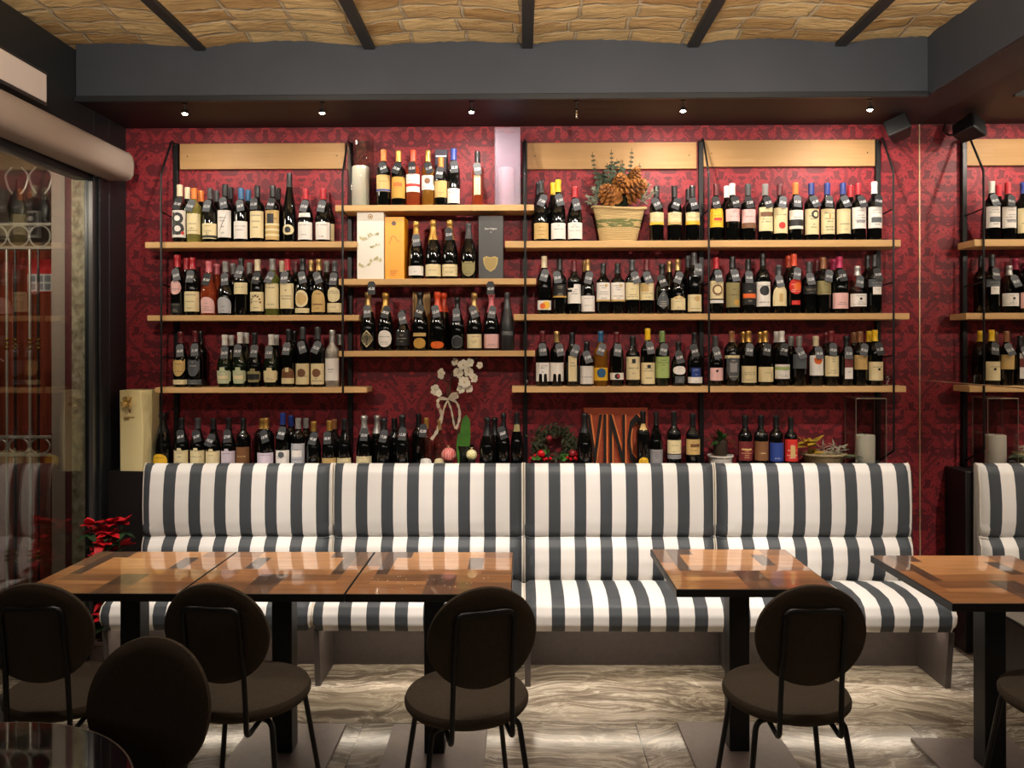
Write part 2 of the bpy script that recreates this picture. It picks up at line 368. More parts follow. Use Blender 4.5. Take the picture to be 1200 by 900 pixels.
# mirror on the right: two panes meeting in a thin seam
o = thing('wall_mirror', 'tall upper mirror pane covering the side wall beside the wine shelves', 'mirror', (XR, 0, 0), group='mirror panes on the side wall')
MB().box(.003, .012, FLOOR_Y0 + .1, WALL_Y - .003, 1.4735, SOFFIT_Z - .002).build('mirror_glass', M['mirror'], o, smooth=False)
MB().box(.0, .003, WALL_Y - .006, WALL_Y - .001, 1.4735, SOFFIT_Z - .002).box(.0005, .003, FLOOR_Y0 + .1, WALL_Y - .006, 1.4735, 1.476).build('edge_strip', mat('mirror_edge', (226, 196, 160), .25, .6), o, smooth=False)
o = thing('wall_mirror', 'lower mirror pane reaching the floor beside the striped bench', 'mirror', (XR, 0, 0), group='mirror panes on the side wall')
MB().box(.003, .012, FLOOR_Y0 + .1, WALL_Y - .003, .003, 1.4705).build('mirror_glass', M['mirror'], o, smooth=False)
MB().box(.0, .003, WALL_Y - .006, WALL_Y - .001, .003, 1.4705).build('edge_strip', MATS['mirror_edge'], o, smooth=False)

# roller shutter casing and light sign on the left wall
o = thing('shutter_casing', 'long rounded beige shutter casing above the glass wall', 'casing', (XL, 0, 0))
pf = [(.002, 2.585), (.10, 2.585), (.125, 2.595), (.14, 2.62), (.142, 2.68), (.135, 2.715), (.115, 2.738), (.002, 2.745)]
MB().prism(pf, 'y', .3, 4.2).build('casing_shell', M['casing'], o, angle=50)
MB().prism([(.002, 2.583), (.102, 2.583), (.128, 2.593), (.144, 2.62), (.146, 2.68), (.138, 2.718), (.117, 2.742), (.002, 2.749)], 'y', 4.2, 4.206).build('end_cap', mat('casing_cap', (132, 118, 108), .5), o)
o = thing('wall_light_box', 'pale slim rectangular light box with dark frame on the upper left wall', 'light box', (XL, 0, 0))
MB().box(0, .055, 2.3, 3.58, 2.795, 2.955).build('housing', mat('sign_frame', (64, 58, 56), .4, .3), o, bevel=.004)
MB().box(.055, .060, 2.315, 3.565, 2.81, 2.94).build('face_panel', mat('sign_face', (200, 184, 172), .35, emit=.12), o, bevel=.002)

# track spotlights under the soffit
sl = ['lit track spotlight nearest the glass wall', 'lit track spotlight above the candle in the glass cylinder', 'lit track spotlight above the white-candle shelf centre', 'unlit track spotlight hanging under the dark soffit',
      'lit track spotlight above the middle of the wood back boards', 'lit track spotlight nearest the mirror']
for (px, on, k), lb in zip(SPOTS, sl):
    x = wx(px, TRACK_Y)
    o = thing('track_spotlight', lb, 'spotlight', (x, TRACK_Y, SOFFIT_Z - .0045), group='spotlights on the ceiling track')
    MB().tube([(0, 0, 0), (0, 0, -.038)], .004).lathe([(0, 0), (.014, 0), (.014, -.006), (0, -.006)], 14).build('stem', M['blackmetal'], o)
    dz_ = -.018
    if on:
        MB().lathe([(.008, -.016 + dz_), (.013, -.02 + dz_), (.016, -.036 + dz_), (.0155, -.036 + dz_), (.0, -.030 + dz_)], 14).build('lamp_head', M['blackmetal'], o)
        MB().lathe([(.0, -.0425 + dz_), (.010, -.040 + dz_), (.0145, -.0345 + dz_), (.0, -.034 + dz_)], 14).build('lens', M['bulb'], o)
    else:
        MB().lathe([(.006, -.02 + dz_), (.0085, -.024 + dz_), (.0085, -.062 + dz_), (.0075, -.066 + dz_)], 14).build('lamp_head', M['chrome'], o)
        MB().lathe([(.0, -.0685 + dz_), (.007, -.068 + dz_), (.0075, -.062 + dz_), (0, -.062 + dz_)], 12).build('lens', M['offlens'], o)

# speaker in the corner under the soffit
o = thing('corner_speaker', 'small black loudspeaker tilted on a bracket under the soffit by the mirror', 'speaker', (wx(1053, 4.25, 152), 4.25, wz(1053, 152, 4.25)))
o.rotation_euler = (R(-16), R(-20), R(-28))
sp = MB(); a, b = .062, .05
sp.add([(-a, -.065, -b), (a, -.065, -b), (a, -.065, b), (-a, -.065, b), (-.045, .06, -.038), (.045, .06, -.038), (.045, .06, .038), (-.045, .06, .038)],
       [(0, 1, 2, 3), (5, 4, 7, 6), (0, 4, 5, 1), (1, 5, 6, 2), (2, 6, 7, 3), (3, 7, 4, 0)])
sp.build('speaker_body', mat('speaker_black', (11, 11, 12), .5), o, bevel=.006)
MB().box(-.056, .056, -.069, -.0645, -.044, .044).build('speaker_grille', noisy('grille_mesh', (10, 10, 10), (24, 24, 25), 400, .6), o, bevel=.003)
MB().tube([(0, .05, .0), (0, .1, .02), (.02, .12, .05), (.03, .10, .09)], .006).build('bracket', M['blackmetal'], o)

# ------------------------------------------------------------------ bench ledge and banquettes
LZ = .985
XE = wx(1069, 4.2)
ledge = MB().box(XL + .002, XE, 4.195, WALL_Y - .001, 0, LZ).build('bench_ledge', M['ledge'], bevel=.004)
tag(ledge, 'dark cabinet ledge behind the striped bench carrying bottles and plants', 'ledge')
EDGES = [wx(p, 4.12) for p in (165, 389, 613.5, 838, 1070)]
blab = ['striped banquette section at the glass wall end behind two adjoining wooden tables', 'striped banquette section between the poinsettia-end section and the VINO sign section',
        'striped banquette section in front of the VINO sign with bare seat', 'striped banquette section at the mirror end behind the lone square table']
def bprof(v):        # backrest outline (y from the back plane, z): lower cushion, crease, upper cushion, rolled top
    P = [(-.085, .40), (-.118, .46), (-.128, .53), (-.118, .60), (-.092, .635), (-.070, .650), (-.086, .668), (-.100, .73), (-.102, .82), (-.094, .92), (-.080, .995), (-.060, 1.026), (-.030, 1.036), (0, 1.03), (.0, .40)]
    return P
for i in range(4):
    x0, x1 = EDGES[i] + .001, EDGES[i + 1] - .001; Lw = x1 - x0
    t = thing('banquette_section', blab[i], 'bench', (x0, 4.19, 0), group='striped banquette sections along the wall')
    # backrest
    P = bprof(0); mb = MB(); nx = 40
    def bk(u, v, P=P, Lw=Lw):
        k = v * (len(P) - 1); j = min(int(k), len(P) - 2); fr = k - j
        y = P[j][0] + (P[j + 1][0] - P[j][0]) * fr; z = P[j][1] + (P[j + 1][1] - P[j][1]) * fr
        e = min(u, 1 - u) * Lw; s = min(1, e / .035); pinch = math.sqrt(max(0, 1 - (1 - s) ** 2))
        zz = 1 + 0
        y = y * (.55 + .45 * pinch)
        if .64 < z < .70: y += -.012 * (1 - min(1, e / .12)) + .0
        return (.004 + u * (Lw - .008), y, z)
    mb.grid(bk, nx, 56)
    n = len(P)
    for X, sgn in ((.004, 1), (Lw - .004, -1)):
        vs = [(X, p[0] * .55, p[1]) for p in P[:-1]] ; f = list(range(len(vs))); mb.add(vs, [f if sgn < 0 else f[::-1]])
    mb.build('backrest', M['stripes'], t, angle=60)
    for X in (.0045, Lw - .0045):
        pts = [(X, p[0] * .57 - .001, p[1]) for p in P[:13]]
        MB().tube(pts, .0042, 6).build('piping', M['cream'], t)
    # seat
    S = [(-.09, .40), (-.10, .425), (-.2, .448), (-.34, .452), (-.44, .440), (-.485, .412), (-.503, .37), (-.50, .325), (-.485, .292), (-.45, .280), (-.09, .285)]
    sb = MB()
    def st(u, v, S=S, Lw=Lw):
        k = v * (len(S) - 1); j = min(int(k), len(S) - 2); fr = k - j
        y = S[j][0] + (S[j + 1][0] - S[j][0]) * fr; z = S[j][1] + (S[j + 1][1] - S[j][1]) * fr
        e = min(u, 1 - u) * Lw; s = min(1, e / .03); pin = math.sqrt(max(0, 1 - (1 - s) ** 2))
        z = .36 + (z - .36) * (.72 + .28 * pin); y = y + .02 * (1 - pin) * (1 if y < -.4 else 0)
        return (.003 + u * (Lw - .006), y, z)
    sb.grid(st, nx, 40)
    for X, sgn in ((.003, 1), (Lw - .003, -1)):
        vs = [st(0 if sgn > 0 else 1, k / (len(S) - 1)) for k in range(len(S))]; f = list(range(len(vs))); sb.add(vs, [f if sgn < 0 else f[::-1]])
    sb.build('seat', M['stripes'], t, angle=60)
    for X in (.0035, Lw - .0035):
        pts = [(X, st(0, k / (len(S) - 1))[1] - .001, st(0, k / (len(S) - 1))[2]) for k in range(1, 10)]
        MB().tube(pts, .004, 6).build('piping', M['cream'], t)
    # base: kick board and slanted side panels
    MB().box(.001, Lw - .001, -.165, -.145, .0, .284).build('kick_board', M['plinth'], t)
    MB().box(0.02, Lw - .02, -.145, -.005, .36, .40).build('seat_rail', M['plinth'], t)
    MB().box(.05, Lw - .05, -.405, -.385, .2765, .2795).build('light_strip', M['led'], t, smooth=False)
    for X in ((.0015, .03),) + (((Lw - .03, Lw - .0015),) if i == 3 else ()):
        MB().prism([(-.146, 0), (-.43, 0), (-.465, .283), (-.146, .283)], 'x', X[0], X[1]).build('side_panel', M['plinth'], t, bevel=.002)

# ------------------------------------------------------------------ tables
woods = [noisy('table_wood_%d' % i, a, b, 3, .35, stretch=s, detail=5) for i, (a, b, s) in enumerate([
    ((224, 166, 108), (190, 132, 80), (1, 9, 1)), ((200, 142, 90), (160, 108, 64), (1, 9, 1)), ((108, 82, 64), (76, 56, 44), (9, 1, 1)), ((170, 120, 80), (132, 90, 56), (1, 9, 1)), ((144, 108, 78), (106, 76, 55), (9, 1, 1))])]
for wd in woods:
    b = wd.node_tree.nodes['Principled BSDF']; b.inputs['Coat Weight'].default_value = 1; b.inputs['Coat Roughness'].default_value = .015; b.inputs['Coat IOR'].default_value = 2.1
    for n in wd.node_tree.nodes:
        if n.type == 'TEX_NOISE': n.inputs['Scale'].default_value = 4
PL = [ # planks of one top: x0 x1 y0 y1 wood (unit square, y=1 at the bench side)
    (0, .10, .62, 1, 4), (.10, .28, .84, 1, 2), (.28, .80, .84, 1, 0), (.80, 1, .84, 1, 3), (.10, .18, .42, .84, 2), (.18, .70, .55, .84, 0), (.70, .80, .55, .84, 2), (.80, 1, .50, .84, 1),
    (0, .10, .2, .62, 1), (.10, .46, .27, .42, 3), (.18, .80, .42, .55, 1), (.46, .64, .18, .42, 2), (.64, 1, .24, .42, 1), (.80, 1, .42, .50, 3), (0, .46, .0, .2, 1), (.10, .46, .2, .27, 0), (.46, .64, .0, .18, 4), (.64, 1, 0, .24, 3)]
TZ = .747
def table(name, label, x0, x1, y0, y1, lx, ly, flip=False, group=None):
    cx, cy = lx, ly
    t = thing(name, label, 'table', (cx, cy, 0), group=group)
    mb = MB(); wx_, wy_ = x1 - x0, y1 - y0; e = .004
    for a, b, c, d, k in PL:
        if flip: a, b = 1 - b, 1 - a
        X0, X1, Y0, Y1 = x0 - cx + e + a * (wx_ - 2 * e), x0 - cx + e + b * (wx_ - 2 * e), y0 - cy + e + c * (wy_ - 2 * e), y0 - cy + e + d * (wy_ - 2 * e)
        mb.add([(X0, Y0, TZ), (X1, Y0, TZ), (X1, Y1, TZ), (X0, Y1, TZ)], [(0, 1, 2, 3)], k)
    mb.build('tabletop', woods, t, smooth=False)
    MB().box(x0 - cx, x1 - cx, y0 - cy, y1 - cy, TZ - .030, TZ - .0006).build('edge_band', M['table_edge'], t, bevel=.0015)
    MB().box(-.16, .16, -.16, .16, TZ - .042, TZ - .030).build('mounting_plate', M['blackmetal'], t)
    MB().box(-.041, .041, -.041, .041, .012, TZ - .04).build('leg', M['blackmetal'], t, bevel=.004)
    MB().box(-.205, .205, -.21, .21, 0, .012).build('base_plate', M['steelplate'], t, bevel=.002)
    return t
YF, YB = 2.835, 3.43
xa = [wx(130, YB, 648), wx(278, YB, 648), wx(440, YB, 648), wx(602, YB, 648)]
dx = (xa[3] - xa[1]) / 2; xa[2] = xa[1] + dx; xa[0] = xa[1] - dx
G5 = 'square wood-topped bistro tables'
tl = ['square planked table at the end of the joined row, beside the glass wall', 'middle one of three planked tables pushed together in a row', 'planked table joined at the bench-centre end of the row of three, crumbs on top']
for i in range(3):
    table('bistro_table', tl[i], xa[i] + .001, xa[i + 1] - .001, YF, YB, (xa[i] + xa[i + 1]) / 2 - .01, 3.15, flip=(i == 1), group=G5)
x4 = wx(762, 3.485, 643); table('bistro_table', 'freestanding square planked table alone in front of the bench, single chair at it', x4, x4 + .606, 2.90, 3.485, x4 + .305, 3.18, group=G5)
x5 = wx(1020, 3.385, 650); table('bistro_table', 'square planked table standing close to the mirror, cut by the picture edge', x5, x5 + .615, 2.745, 3.385, x5 + .315, 3.05, flip=False, group=G5)
# crumbs on the third table
cr = MB(); rr = random.Random(3)
for k in range(26):
    cr.ball((xa[2] + .06 + .48 * rr.random(), YF + .05 + .17 * rr.random(), TZ + .002), .0012 + .0016 * rr.random(), 6, 4)
o = cr.build('crumbs', mat('bread_crumb', (240, 220, 190), .7)); tag(o, 'pale bread crumbs scattered on the planked table joined to the row', 'crumbs'); o['kind'] = 'stuff'

# round black table in the near corner
o = thing('round_table', 'round glossy black table in the near corner by the glass wall', 'table', (-1.21, 1.41, 0))
MB().lathe([(0, .722), (.425, .722), (.438, .728), (.44, .745), (.437, .75), (0, .75)], 72).build('tabletop', M['blackgloss'], o)
MB().lathe([(.4365, .7485), (.4415, .7485), (.4415, .740), (.4365, .740)], 72).build('rim', mat('rim_metal', (120, 112, 100), .3, 1), o)
MB().lathe([(.035, .03), (.03, .06), (.03, .70), (.12, .722)], 20).build('leg', M['blackmetal'], o)
MB().lathe([(.20, 0), (.20, .01), (.05, .03), (0, .03)], 40).build('base_plate', M['blackmetal'], o)

# ------------------------------------------------------------------ chairs (origin on the floor under the seat, facing +y)
def ease(pts, r=.03, k=5):               # round the corners of a polyline
    out = [Vector(pts[0])]
    for a, b, c in zip(pts[:-2], pts[1:-1], pts[2:]):
        a, b, c = Vector(a), Vector(b), Vector(c); p = b + (a - b).normalized() * min(r, (a - b).length * .5); q = b + (c - b).normalized() * min(r, (c - b).length * .5)
        for j in range(k + 1):
            s = j / k; out.append(p * (1 - s) ** 2 + b * 2 * s * (1 - s) + q * s * s)
    out.append(Vector(pts[-1])); return out
def chair_meshes():
    d = {}
    s = MB().lathe([(0, .432), (.185, .432), (.203, .438), (.212, .45), (.213, .462), (.206, .476), (.188, .485), (.12, .489), (0, .490)], 48)
    d['seat'] = s.mesh('seat', M['chairfab'])
    b = MB(); W_, H_, T = .178, .172, .036
    prof = [(0, T / 2), (.80, T / 2 - .001), (.93, T / 2 - .006), (.99, .006), (1, 0), (.99, -.006), (.93, -T / 2 + .006), (.80, -T / 2 + .001), (0, -T / 2)]
    n = 48; vs = []; fs = []
    tilt = Matrix.Rotation(R(9), 4, 'X'); ctr = Vector((0, -.232, .742))
    for r_, y_ in prof:
        for i in range(n):
            a = 2 * math.pi * i / n; X, Z = W_ * r_ * math.cos(a), H_ * r_ * math.sin(a)
            p = Vector((X, y_ + .25 * X * X * 4 * .35, Z)); vs.append(tilt @ p + ctr)
    for j in range(len(prof) - 1):
        for i in range(n): fs.append((j * n + i, j * n + (i + 1) % n, (j + 1) * n + (i + 1) % n, (j + 1) * n + i))
    b.add(vs, fs); d['backrest'] = b.mesh('backrest', M['chairfab'])
    u = []
    for sgn in (-1, 1):
        pass
    def bp(x, z): p = tilt @ Vector((x, -T / 2 - .006 + .35 * x * x, z)) + ctr; return tuple(p)
    pts = [(-.10, -.10, .424), (-.10, -.225, .408), (-.098, -.222, .47), bp(-.096, -.12), bp(-.094, .095), bp(.094, .095), bp(.096, -.12), (.098, -.222, .47), (.10, -.225, .408), (.10, -.10, .424)]
    d['back_frame'] = MB().tube(ease(pts, .03), .0085, 10).mesh('back_frame', M['blackmetal'])
    for k, (sx, sy) in enumerate(((-1, -1), (1, -1), (-1, 1), (1, 1))):
        d['leg%d' % k] = MB().tube(ease([(sx * .05, sy * .10, .424), (sx * .145, sy * .135, .424), (sx * .20, sy * .185, .0)], .03), .0095, 10).mesh('leg', M['blackmetal'])
    d['seat_ring'] = MB().tube([(.15 * math.cos(2 * math.pi * i / 32), .15 * math.sin(2 * math.pi * i / 32), .424) for i in range(32)], .008, 8, closed=True).mesh('seat_ring', M['blackmetal'])
    return d
CM = chair_meshes()
def chair(x, y, rz, label):
    t = thing('round_back_chair', label, 'chair', (x, y, 0), rz, 'brown upholstered chairs with round backs')
    for k in ('seat', 'backrest', 'back_frame', 'seat_ring'): mo(k, CM[k], t)
    for k in range(4): mo('leg', CM['leg%d' % k], t)
chair(-1.575, 2.68, R(4), 'round-backed brown chair pushed to the table beside the glass wall')
chair(-.958, 2.68, R(-6), 'round-backed brown chair at the middle of three joined tables')
chair(-.19, 2.64, R(17), 'round-backed brown chair turned slightly at the crumb-strewn table')
chair(.915, 2.68, R(1), 'round-backed brown chair at the freestanding square table')
chair(1.865, 2.635, R(0), 'brown chair at the mirror-side table, mostly outside the picture')
chair(-.995, 1.72, R(168), 'near-black silhouetted chair facing the round black table')
# ------------------------------------------------------------------ wall shelving
SF = 4.205                                # front edge of the shelves
POSTX = [wx(208.5, WALL_Y), 0, 0, 0, wx(1027, WALL_Y)]
for k in (1, 2, 3): POSTX[k] = POSTX[0] + (POSTX[4] - POSTX[0]) * k / 4
SHELVES = {  # name: (px0, px1, ytop, ybottom, px where measured)
    'L1': (170, 418, 283.2, 290.2, 300), 'L2': (172.5, 420.5, 369.3, 375.8, 300), 'L3': (181.5, 429.5, 454, 460.5, 300),
    'C1': (393, 626, 240, 247, 510), 'C2': (397, 628.5, 326.5, 333.5, 510), 'C3': (397, 627, 411, 417.8, 510),
    'R1': (592, 1056, 282, 290, 720), 'R2': (602, 1066, 367.8, 375, 720), 'R3': (600, 1062, 452.8, 460, 720)}
slab = {'L1': 'oak wall shelf by the glass wall, topmost, under the wood back board', 'L2': 'oak wall shelf by the glass wall, middle one of three', 'L3': 'oak wall shelf by the glass wall, lowest of three above the ledge',
        'C1': 'oak centre shelf carrying the white candles and spirits', 'C2': 'oak centre shelf carrying the tall gift boxes', 'C3': 'oak centre shelf above the orchid carrying sparkling wines',
        'R1': 'long oak shelf carrying the pine cone basket', 'R2': 'long oak shelf under the pine cone basket shelf', 'R3': 'long oak shelf just above the VINO sign'}
STOP = {}
for k, (p0, p1, yt, yb, pm) in SHELVES.items():
    x0, x1, zt, zb = wx(p0, SF), wx(p1, SF), wz(pm, yt, SF), wz(pm, yb, SF)
    STOP[k] = zt; cx = (x0 + x1) / 2
    o = MB().box(x0 - cx, x1 - cx, -.10, WALL_Y - .034 - SF - .10, -(zt - zb), 0).build('wall_shelf', M['oak'], bevel=.0025)
    o.location = (cx, SF + .10, zt); tag(o, slab[k], 'shelf', 'oak shelves on the wall')
STOP['E'] = LZ
pl = ['black shelf upright nearest the glass wall with bent front rod', 'black shelf upright beside the glass candle cylinder with bent front rod', 'black shelf upright beside the frosted candle box with bent front rod',
      'black shelf upright between the two wood boards with bent front rod', 'black shelf upright nearest the mirror with bent front rod']
RY = 4.196
for k, x in enumerate(POSTX):
    o = thing('shelf_upright', pl[k], 'shelf upright', (x, WALL_Y, 0), group='black uprights of the wall shelving')
    zt = wz(208, 169, WALL_Y)
    MB().box(-.013, .013, -.030, -.001, LZ + .001, zt).build('wall_post', M['blackmetal'], o, bevel=.002)
    zb = wz(191, 528, RY) if k in (0, 4) else wz(191, 461, RY)
    ry = RY - WALL_Y
    MB().tube(ease([(0, -.028, zt - .012), (0, -.075, zt - .004), (0, ry, wz(191, 205, RY)), (0, ry, zb)] + ([(0, -.03, zb - .08)] if k in (0, 4) else []), .012, 3), .0058, 8).build('front_rod', M['blackmetal'], o)
    for yy in (248, 333, 418):
        z = wz(191, yy, RY)
        MB().tube([(0, ry, z), (0, -.02, z - .012)], .0042, 6).build('cross_bar', M['blackmetal'], o)
    MB().ball((0, -.034, zt - .012), .006, 10, 6).build('bolt', M['chrome'], o)
for (p0, p1, y0, y1), lb in zip(((211, 404.5, 168, 198), (618, 817, 167, 198), (825, 1026, 164, 195)),
        ('light oak back board above the shelf by the glass wall', 'light oak back board behind the pine cone basket', 'light oak back board beside the mirror, above blue-capped bottles')):
    Yp = WALL_Y - .022; x0, x1, z0, z1 = wx(p0, Yp), wx(p1, Yp), wz((p0 + p1) / 2, y1, Yp), wz((p0 + p1) / 2, y0, Yp)
    o = MB().box(x0, x1, Yp, WALL_Y - .002, z0, z1).build('back_board', M['oakpanel'], bevel=.002); tag(o, lb, 'board', 'oak back boards')
    for xx in (x0 + .045, x1 - .045): MB().ball((xx, Yp - .001, (z0 + z1) / 2), .0042, 8, 6).build('screw', M['chrome'], o)

# ------------------------------------------------------------------ bottles
CAPS = dict(black=(24, 24, 26), gold=(206, 160, 84), orange=(226, 120, 40), red=(178, 28, 40), darkred=(96, 24, 30), pink=(214, 110, 120), grey=(132, 128, 124), white=(228, 224, 216), cream=(214, 198, 164),
            blue=(36, 56, 128), teal=(40, 96, 138), yellow=(244, 196, 24), tan=(186, 150, 96), green=(120, 148, 84), magenta=(190, 40, 90), orangered=(222, 74, 36), brown=(140, 92, 56), silver=(196, 194, 190), darkgrey=(62, 62, 64), olive=(128, 122, 88), wine=(120, 30, 36))
METAL = {'gold', 'silver', 'tan'}
LABS = dict(white=(236, 230, 222), cream=(230, 214, 168), yellow=(240, 190, 50), tan=(206, 172, 110), gold=(196, 150, 66), pink=(236, 188, 184), lilac=(214, 200, 214), grey=(150, 148, 150), black=(34, 33, 34), red=(206, 48, 40),
            orange=(230, 104, 34), green=(164, 186, 110), blue=(44, 66, 136), brown=(122, 82, 52), silver=(184, 184, 188), olive=(150, 140, 96), sage=(190, 196, 160), rose=(216, 150, 140), slate=(84, 88, 92), maroon=(110, 40, 40))
INK = {'black': (190, 180, 150), 'slate': (210, 200, 180), 'maroon': (220, 170, 120), 'blue': (220, 210, 190), 'brown': (230, 210, 160), 'red': (250, 220, 200)}
def capm(k): return mat('capsule_' + k, CAPS[k], .34, .75 if k in METAL else .0, spec=.6)
def labm(k): return MATS.get('label_' + k) or label_paper(k, LABS[k], INK.get(k, (70, 56, 50)))
def inkm(k): return mat('ink_' + k, LABS.get(k) or CAPS[k], .5)
GL = dict(dark=mat('dark_bottle_glass', (9, 10, 9), .05, spec=.7), green=mat('green_bottle_glass', (20, 28, 14), .05, spec=.7), brown=mat('brown_bottle_glass', (36, 22, 12), .05, spec=.7), matte=mat('matte_black_glass', (34, 34, 35), .4),
          wrap=noisy('crumpled_silver_wrap', (196, 190, 178), (140, 134, 124), 40, .28, .6, .5, bump=.6), clear=thin_glass('bottle_clear', (232, 234, 222), 1.1), pale=thin_glass('bottle_pale_wine', (226, 220, 140), 1.1), rose=thin_glass('bottle_rose', (222, 120, 70), 1.1),
          amber=thin_glass('bottle_amber', (206, 150, 60), 1.1), lime=thin_glass('bottle_lime', (170, 180, 90), 1.1))
for k_, c_ in (('pale', (206, 196, 110)), ('rose', (206, 96, 56)), ('amber', (196, 136, 50)), ('lime', (150, 160, 76))):
    nt = GL[k_].node_tree; df = nt.nodes.new('ShaderNodeBsdfDiffuse'); df.inputs[0].default_value = (*lin(c_), 1); m2 = nt.nodes.new('ShaderNodeMixShader'); m2.inputs[0].default_value = .3
    on_ = [n for n in nt.nodes if n.type == 'OUTPUT_MATERIAL'][0]; sr_ = on_.inputs[0].links[0].from_socket; nt.links.new(sr_, m2.inputs[1]); nt.links.new(df.outputs[0], m2.inputs[2]); nt.links.new(m2.outputs[0], on_.inputs[0])
SHAPES = dict( # radius, profile (r fraction, z fraction)
    bord=(.0385, [(0, .012), (.75, .008), (.92, 0), (1, .02), (1, .60), (.985, .635), (.90, .672), (.70, .705), (.50, .735), (.40, .775), (.375, .94), (.40, .945), (.40, .99), (.36, 1.0), (0, 1.0)]),
    burg=(.0405, [(0, .012), (.75, .008), (.92, 0), (1, .02), (1, .45), (.96, .51), (.86, .57), (.70, .64), (.52, .71), (.41, .77), (.36, .83), (.34, .94), (.385, .945), (.385, .99), (.34, 1.0), (0, 1.0)]),
    champ=(.0435, [(0, .012), (.75, .008), (.92, 0), (1, .02), (1, .42), (.97, .47), (.88, .54), (.70, .63), (.50, .72), (.38, .79), (.33, .86), (.33, .93), (.37, .935), (.37, .99), (.33, 1.0), (0, 1.0)]),
    rhine=(.0355, [(0, .012), (.75, .008), (.92, 0), (1, .02), (1, .42), (.96, .48), (.84, .57), (.66, .68), (.50, .78), (.40, .87), (.38, .94), (.41, .945), (.41, .99), (.37, 1.0), (0, 1.0)]),
    flask=(.0445, [(0, .012), (.7, .008), (.84, 0), (.88, .03), (.94, .2), (1, .36), (.98, .43), (.88, .5), (.66, .58), (.45, .66), (.36, .74), (.33, .93), (.37, .935), (.37, .99), (.33, 1.0), (0, 1.0)]),
    slim=(.0300, [(0, .012), (.75, .008), (.92, 0), (1, .02), (1, .60), (.98, .64), (.86, .68), (.64, .72), (.5, .76), (.46, .94), (.5, .945), (.5, .99), (.45, 1.0), (0, 1.0)]),
    broad=(.0455, [(0, .012), (.75, .008), (.92, 0), (1, .02), (1, .62), (.95, .68), (.74, .74), (.46, .78), (.34, .83), (.31, .94), (.35, .945), (.35, .99), (.3, 1.0), (0, 1.0)]))
def rad(shape, R_, h, z):
    P = SHAPES[shape][1]; f = z / h
    for a, b in zip(P[3:-1], P[4:]):
        if a[1] <= f <= b[1] and b[1] > a[1]: return R_ * (a[0] + (b[0] - a[0]) * (f - a[1]) / (b[1] - a[1]))
    return R_
BODY = {}
def body_mesh(shape, R_, h, glass):
    k = (shape, round(R_, 4), round(h, 3), glass)
    if k not in BODY: BODY[k] = MB().lathe([(r * R_, z * h) for r, z in SHAPES[shape][1]], 28).mesh('bottle_body', GL[glass], angle=50)
    return BODY[k]
def cap_mesh(shape, R_, h, cap):
    k = ('cap', shape, round(R_, 4), round(h, 3), cap)
    if k in BODY: return BODY[k]
    if shape == 'champ' and cap != 'darkgrey':
        z0 = .66; P = [(rad(shape, R_, h, h * q) + .0012, h * q) for q in (z0, .70, .75, .80, .86, .905)] + [(R_ * .43, h * .92), (R_ * .45, h * .96), (R_ * .42, h * .99), (R_ * .28, h * 1.004), (0, h * 1.006)]
    else:
        z0 = .80 if shape != 'champ' else .72
        P = [(rad(shape, R_, h, h * q) + .0011, h * q) for q in (z0, .86, .93, .946, .985)] + [(rad(shape, R_, h, h * .985) - .0005, h * 1.003), (0, h * 1.004)]
    BODY[k] = MB().lathe(P, 22).mesh('capsule', capm(cap), angle=50); return BODY[k]
def outline(shape, u):       # v range of a label outline at u in 0..1
    t = abs(2 * u - 1)
    if shape in ('o', 'O'): q = math.sqrt(max(0, 1 - t * t)); return .5 - .5 * q, .5 + .5 * q
    if shape == 'a': q = math.sqrt(max(0, 1 - t * t)); return 0.0, .45 + .55 * q
    if shape == 's': return .42 * t ** 2.2, 1 - .06 * (1 - t) - (.10 if .55 < t < .8 else 0)
    if shape == 'd': q = 1 - t; return .5 - .5 * q ** .8, .5 + .5 * q ** .8
    if shape == 'n': return (.40 if .12 < t < .44 else 0.0), 1.0          # notched foot
    if shape == 'q': q = 1 - .35 * t ** 3; return .0 + .14 * (t > .8), (1.0 if t < .28 else .72 if t > .86 else .80)   # ornate with crown
    if shape == 't': return 0.0, (1.0 if t < .22 else .86)     # tab on top
    if shape == 'p': q = (1 - t) ** .6; return .28 * t, .28 + .72 * q if t < 1 else .28      # teardrop
    if shape == 'c': return 0.0, (1.0 if u > .45 else .80)
    return 0.0, 1.0
WID = dict(r=1.28, o=.86, O=1.0, a=1.15, s=.95, d=.85, n=1.28, q=1.22, t=1.28, p=.9, c=1.28, w=.62, h=.42, b=1.35)
def label_on(mb, shape, R_, z0, z1, rfn, mi, off=.0009, half=None, uc=0.0, nu=16):
    half = WID.get(shape, 1.2) if half is None else half
    vs, fs, uv = [], [], []; nv = 5
    if shape in 'nctq': nu = 32
    for i in range(nu + 1):
        u = i / nu; a = -math.pi / 2 + uc + (2 * u - 1) * half; lo, hi = outline(shape, u)
        for j in range(nv + 1):
            v = lo + (hi - lo) * j / nv
            z = z0 + (z1 - z0) * v; r = rfn(z) + off; vs.append((r * math.cos(a), r * math.sin(a), z)); uv.append((u, v))
    w = nv + 1
    for i in range(nu):
        for j in range(nv): fs.append((i * w + j, i * w + w + j, i * w + w + j + 1, i * w + j + 1))
    mb.add(vs, fs, mi, uv)
PRICES = ['9.50', '12.50', '15.50', '8.50', '18.50', '22.50', '13.50', '16.50', '19.00', '21.00', '27.00', '32.00', '24.50', '45.00', '52.00', '7.50', '11.50', '35.00']
TAGM = mat('slate_tag', (84, 86, 90), .6); TAGD = mat('dark_slate_tag', (40, 41, 44), .55); CHALK = mat('chalk_marker', (240, 240, 240), .6); TWINE = mat('tag_cord', (200, 196, 188), .7)
TAGMESH = {}
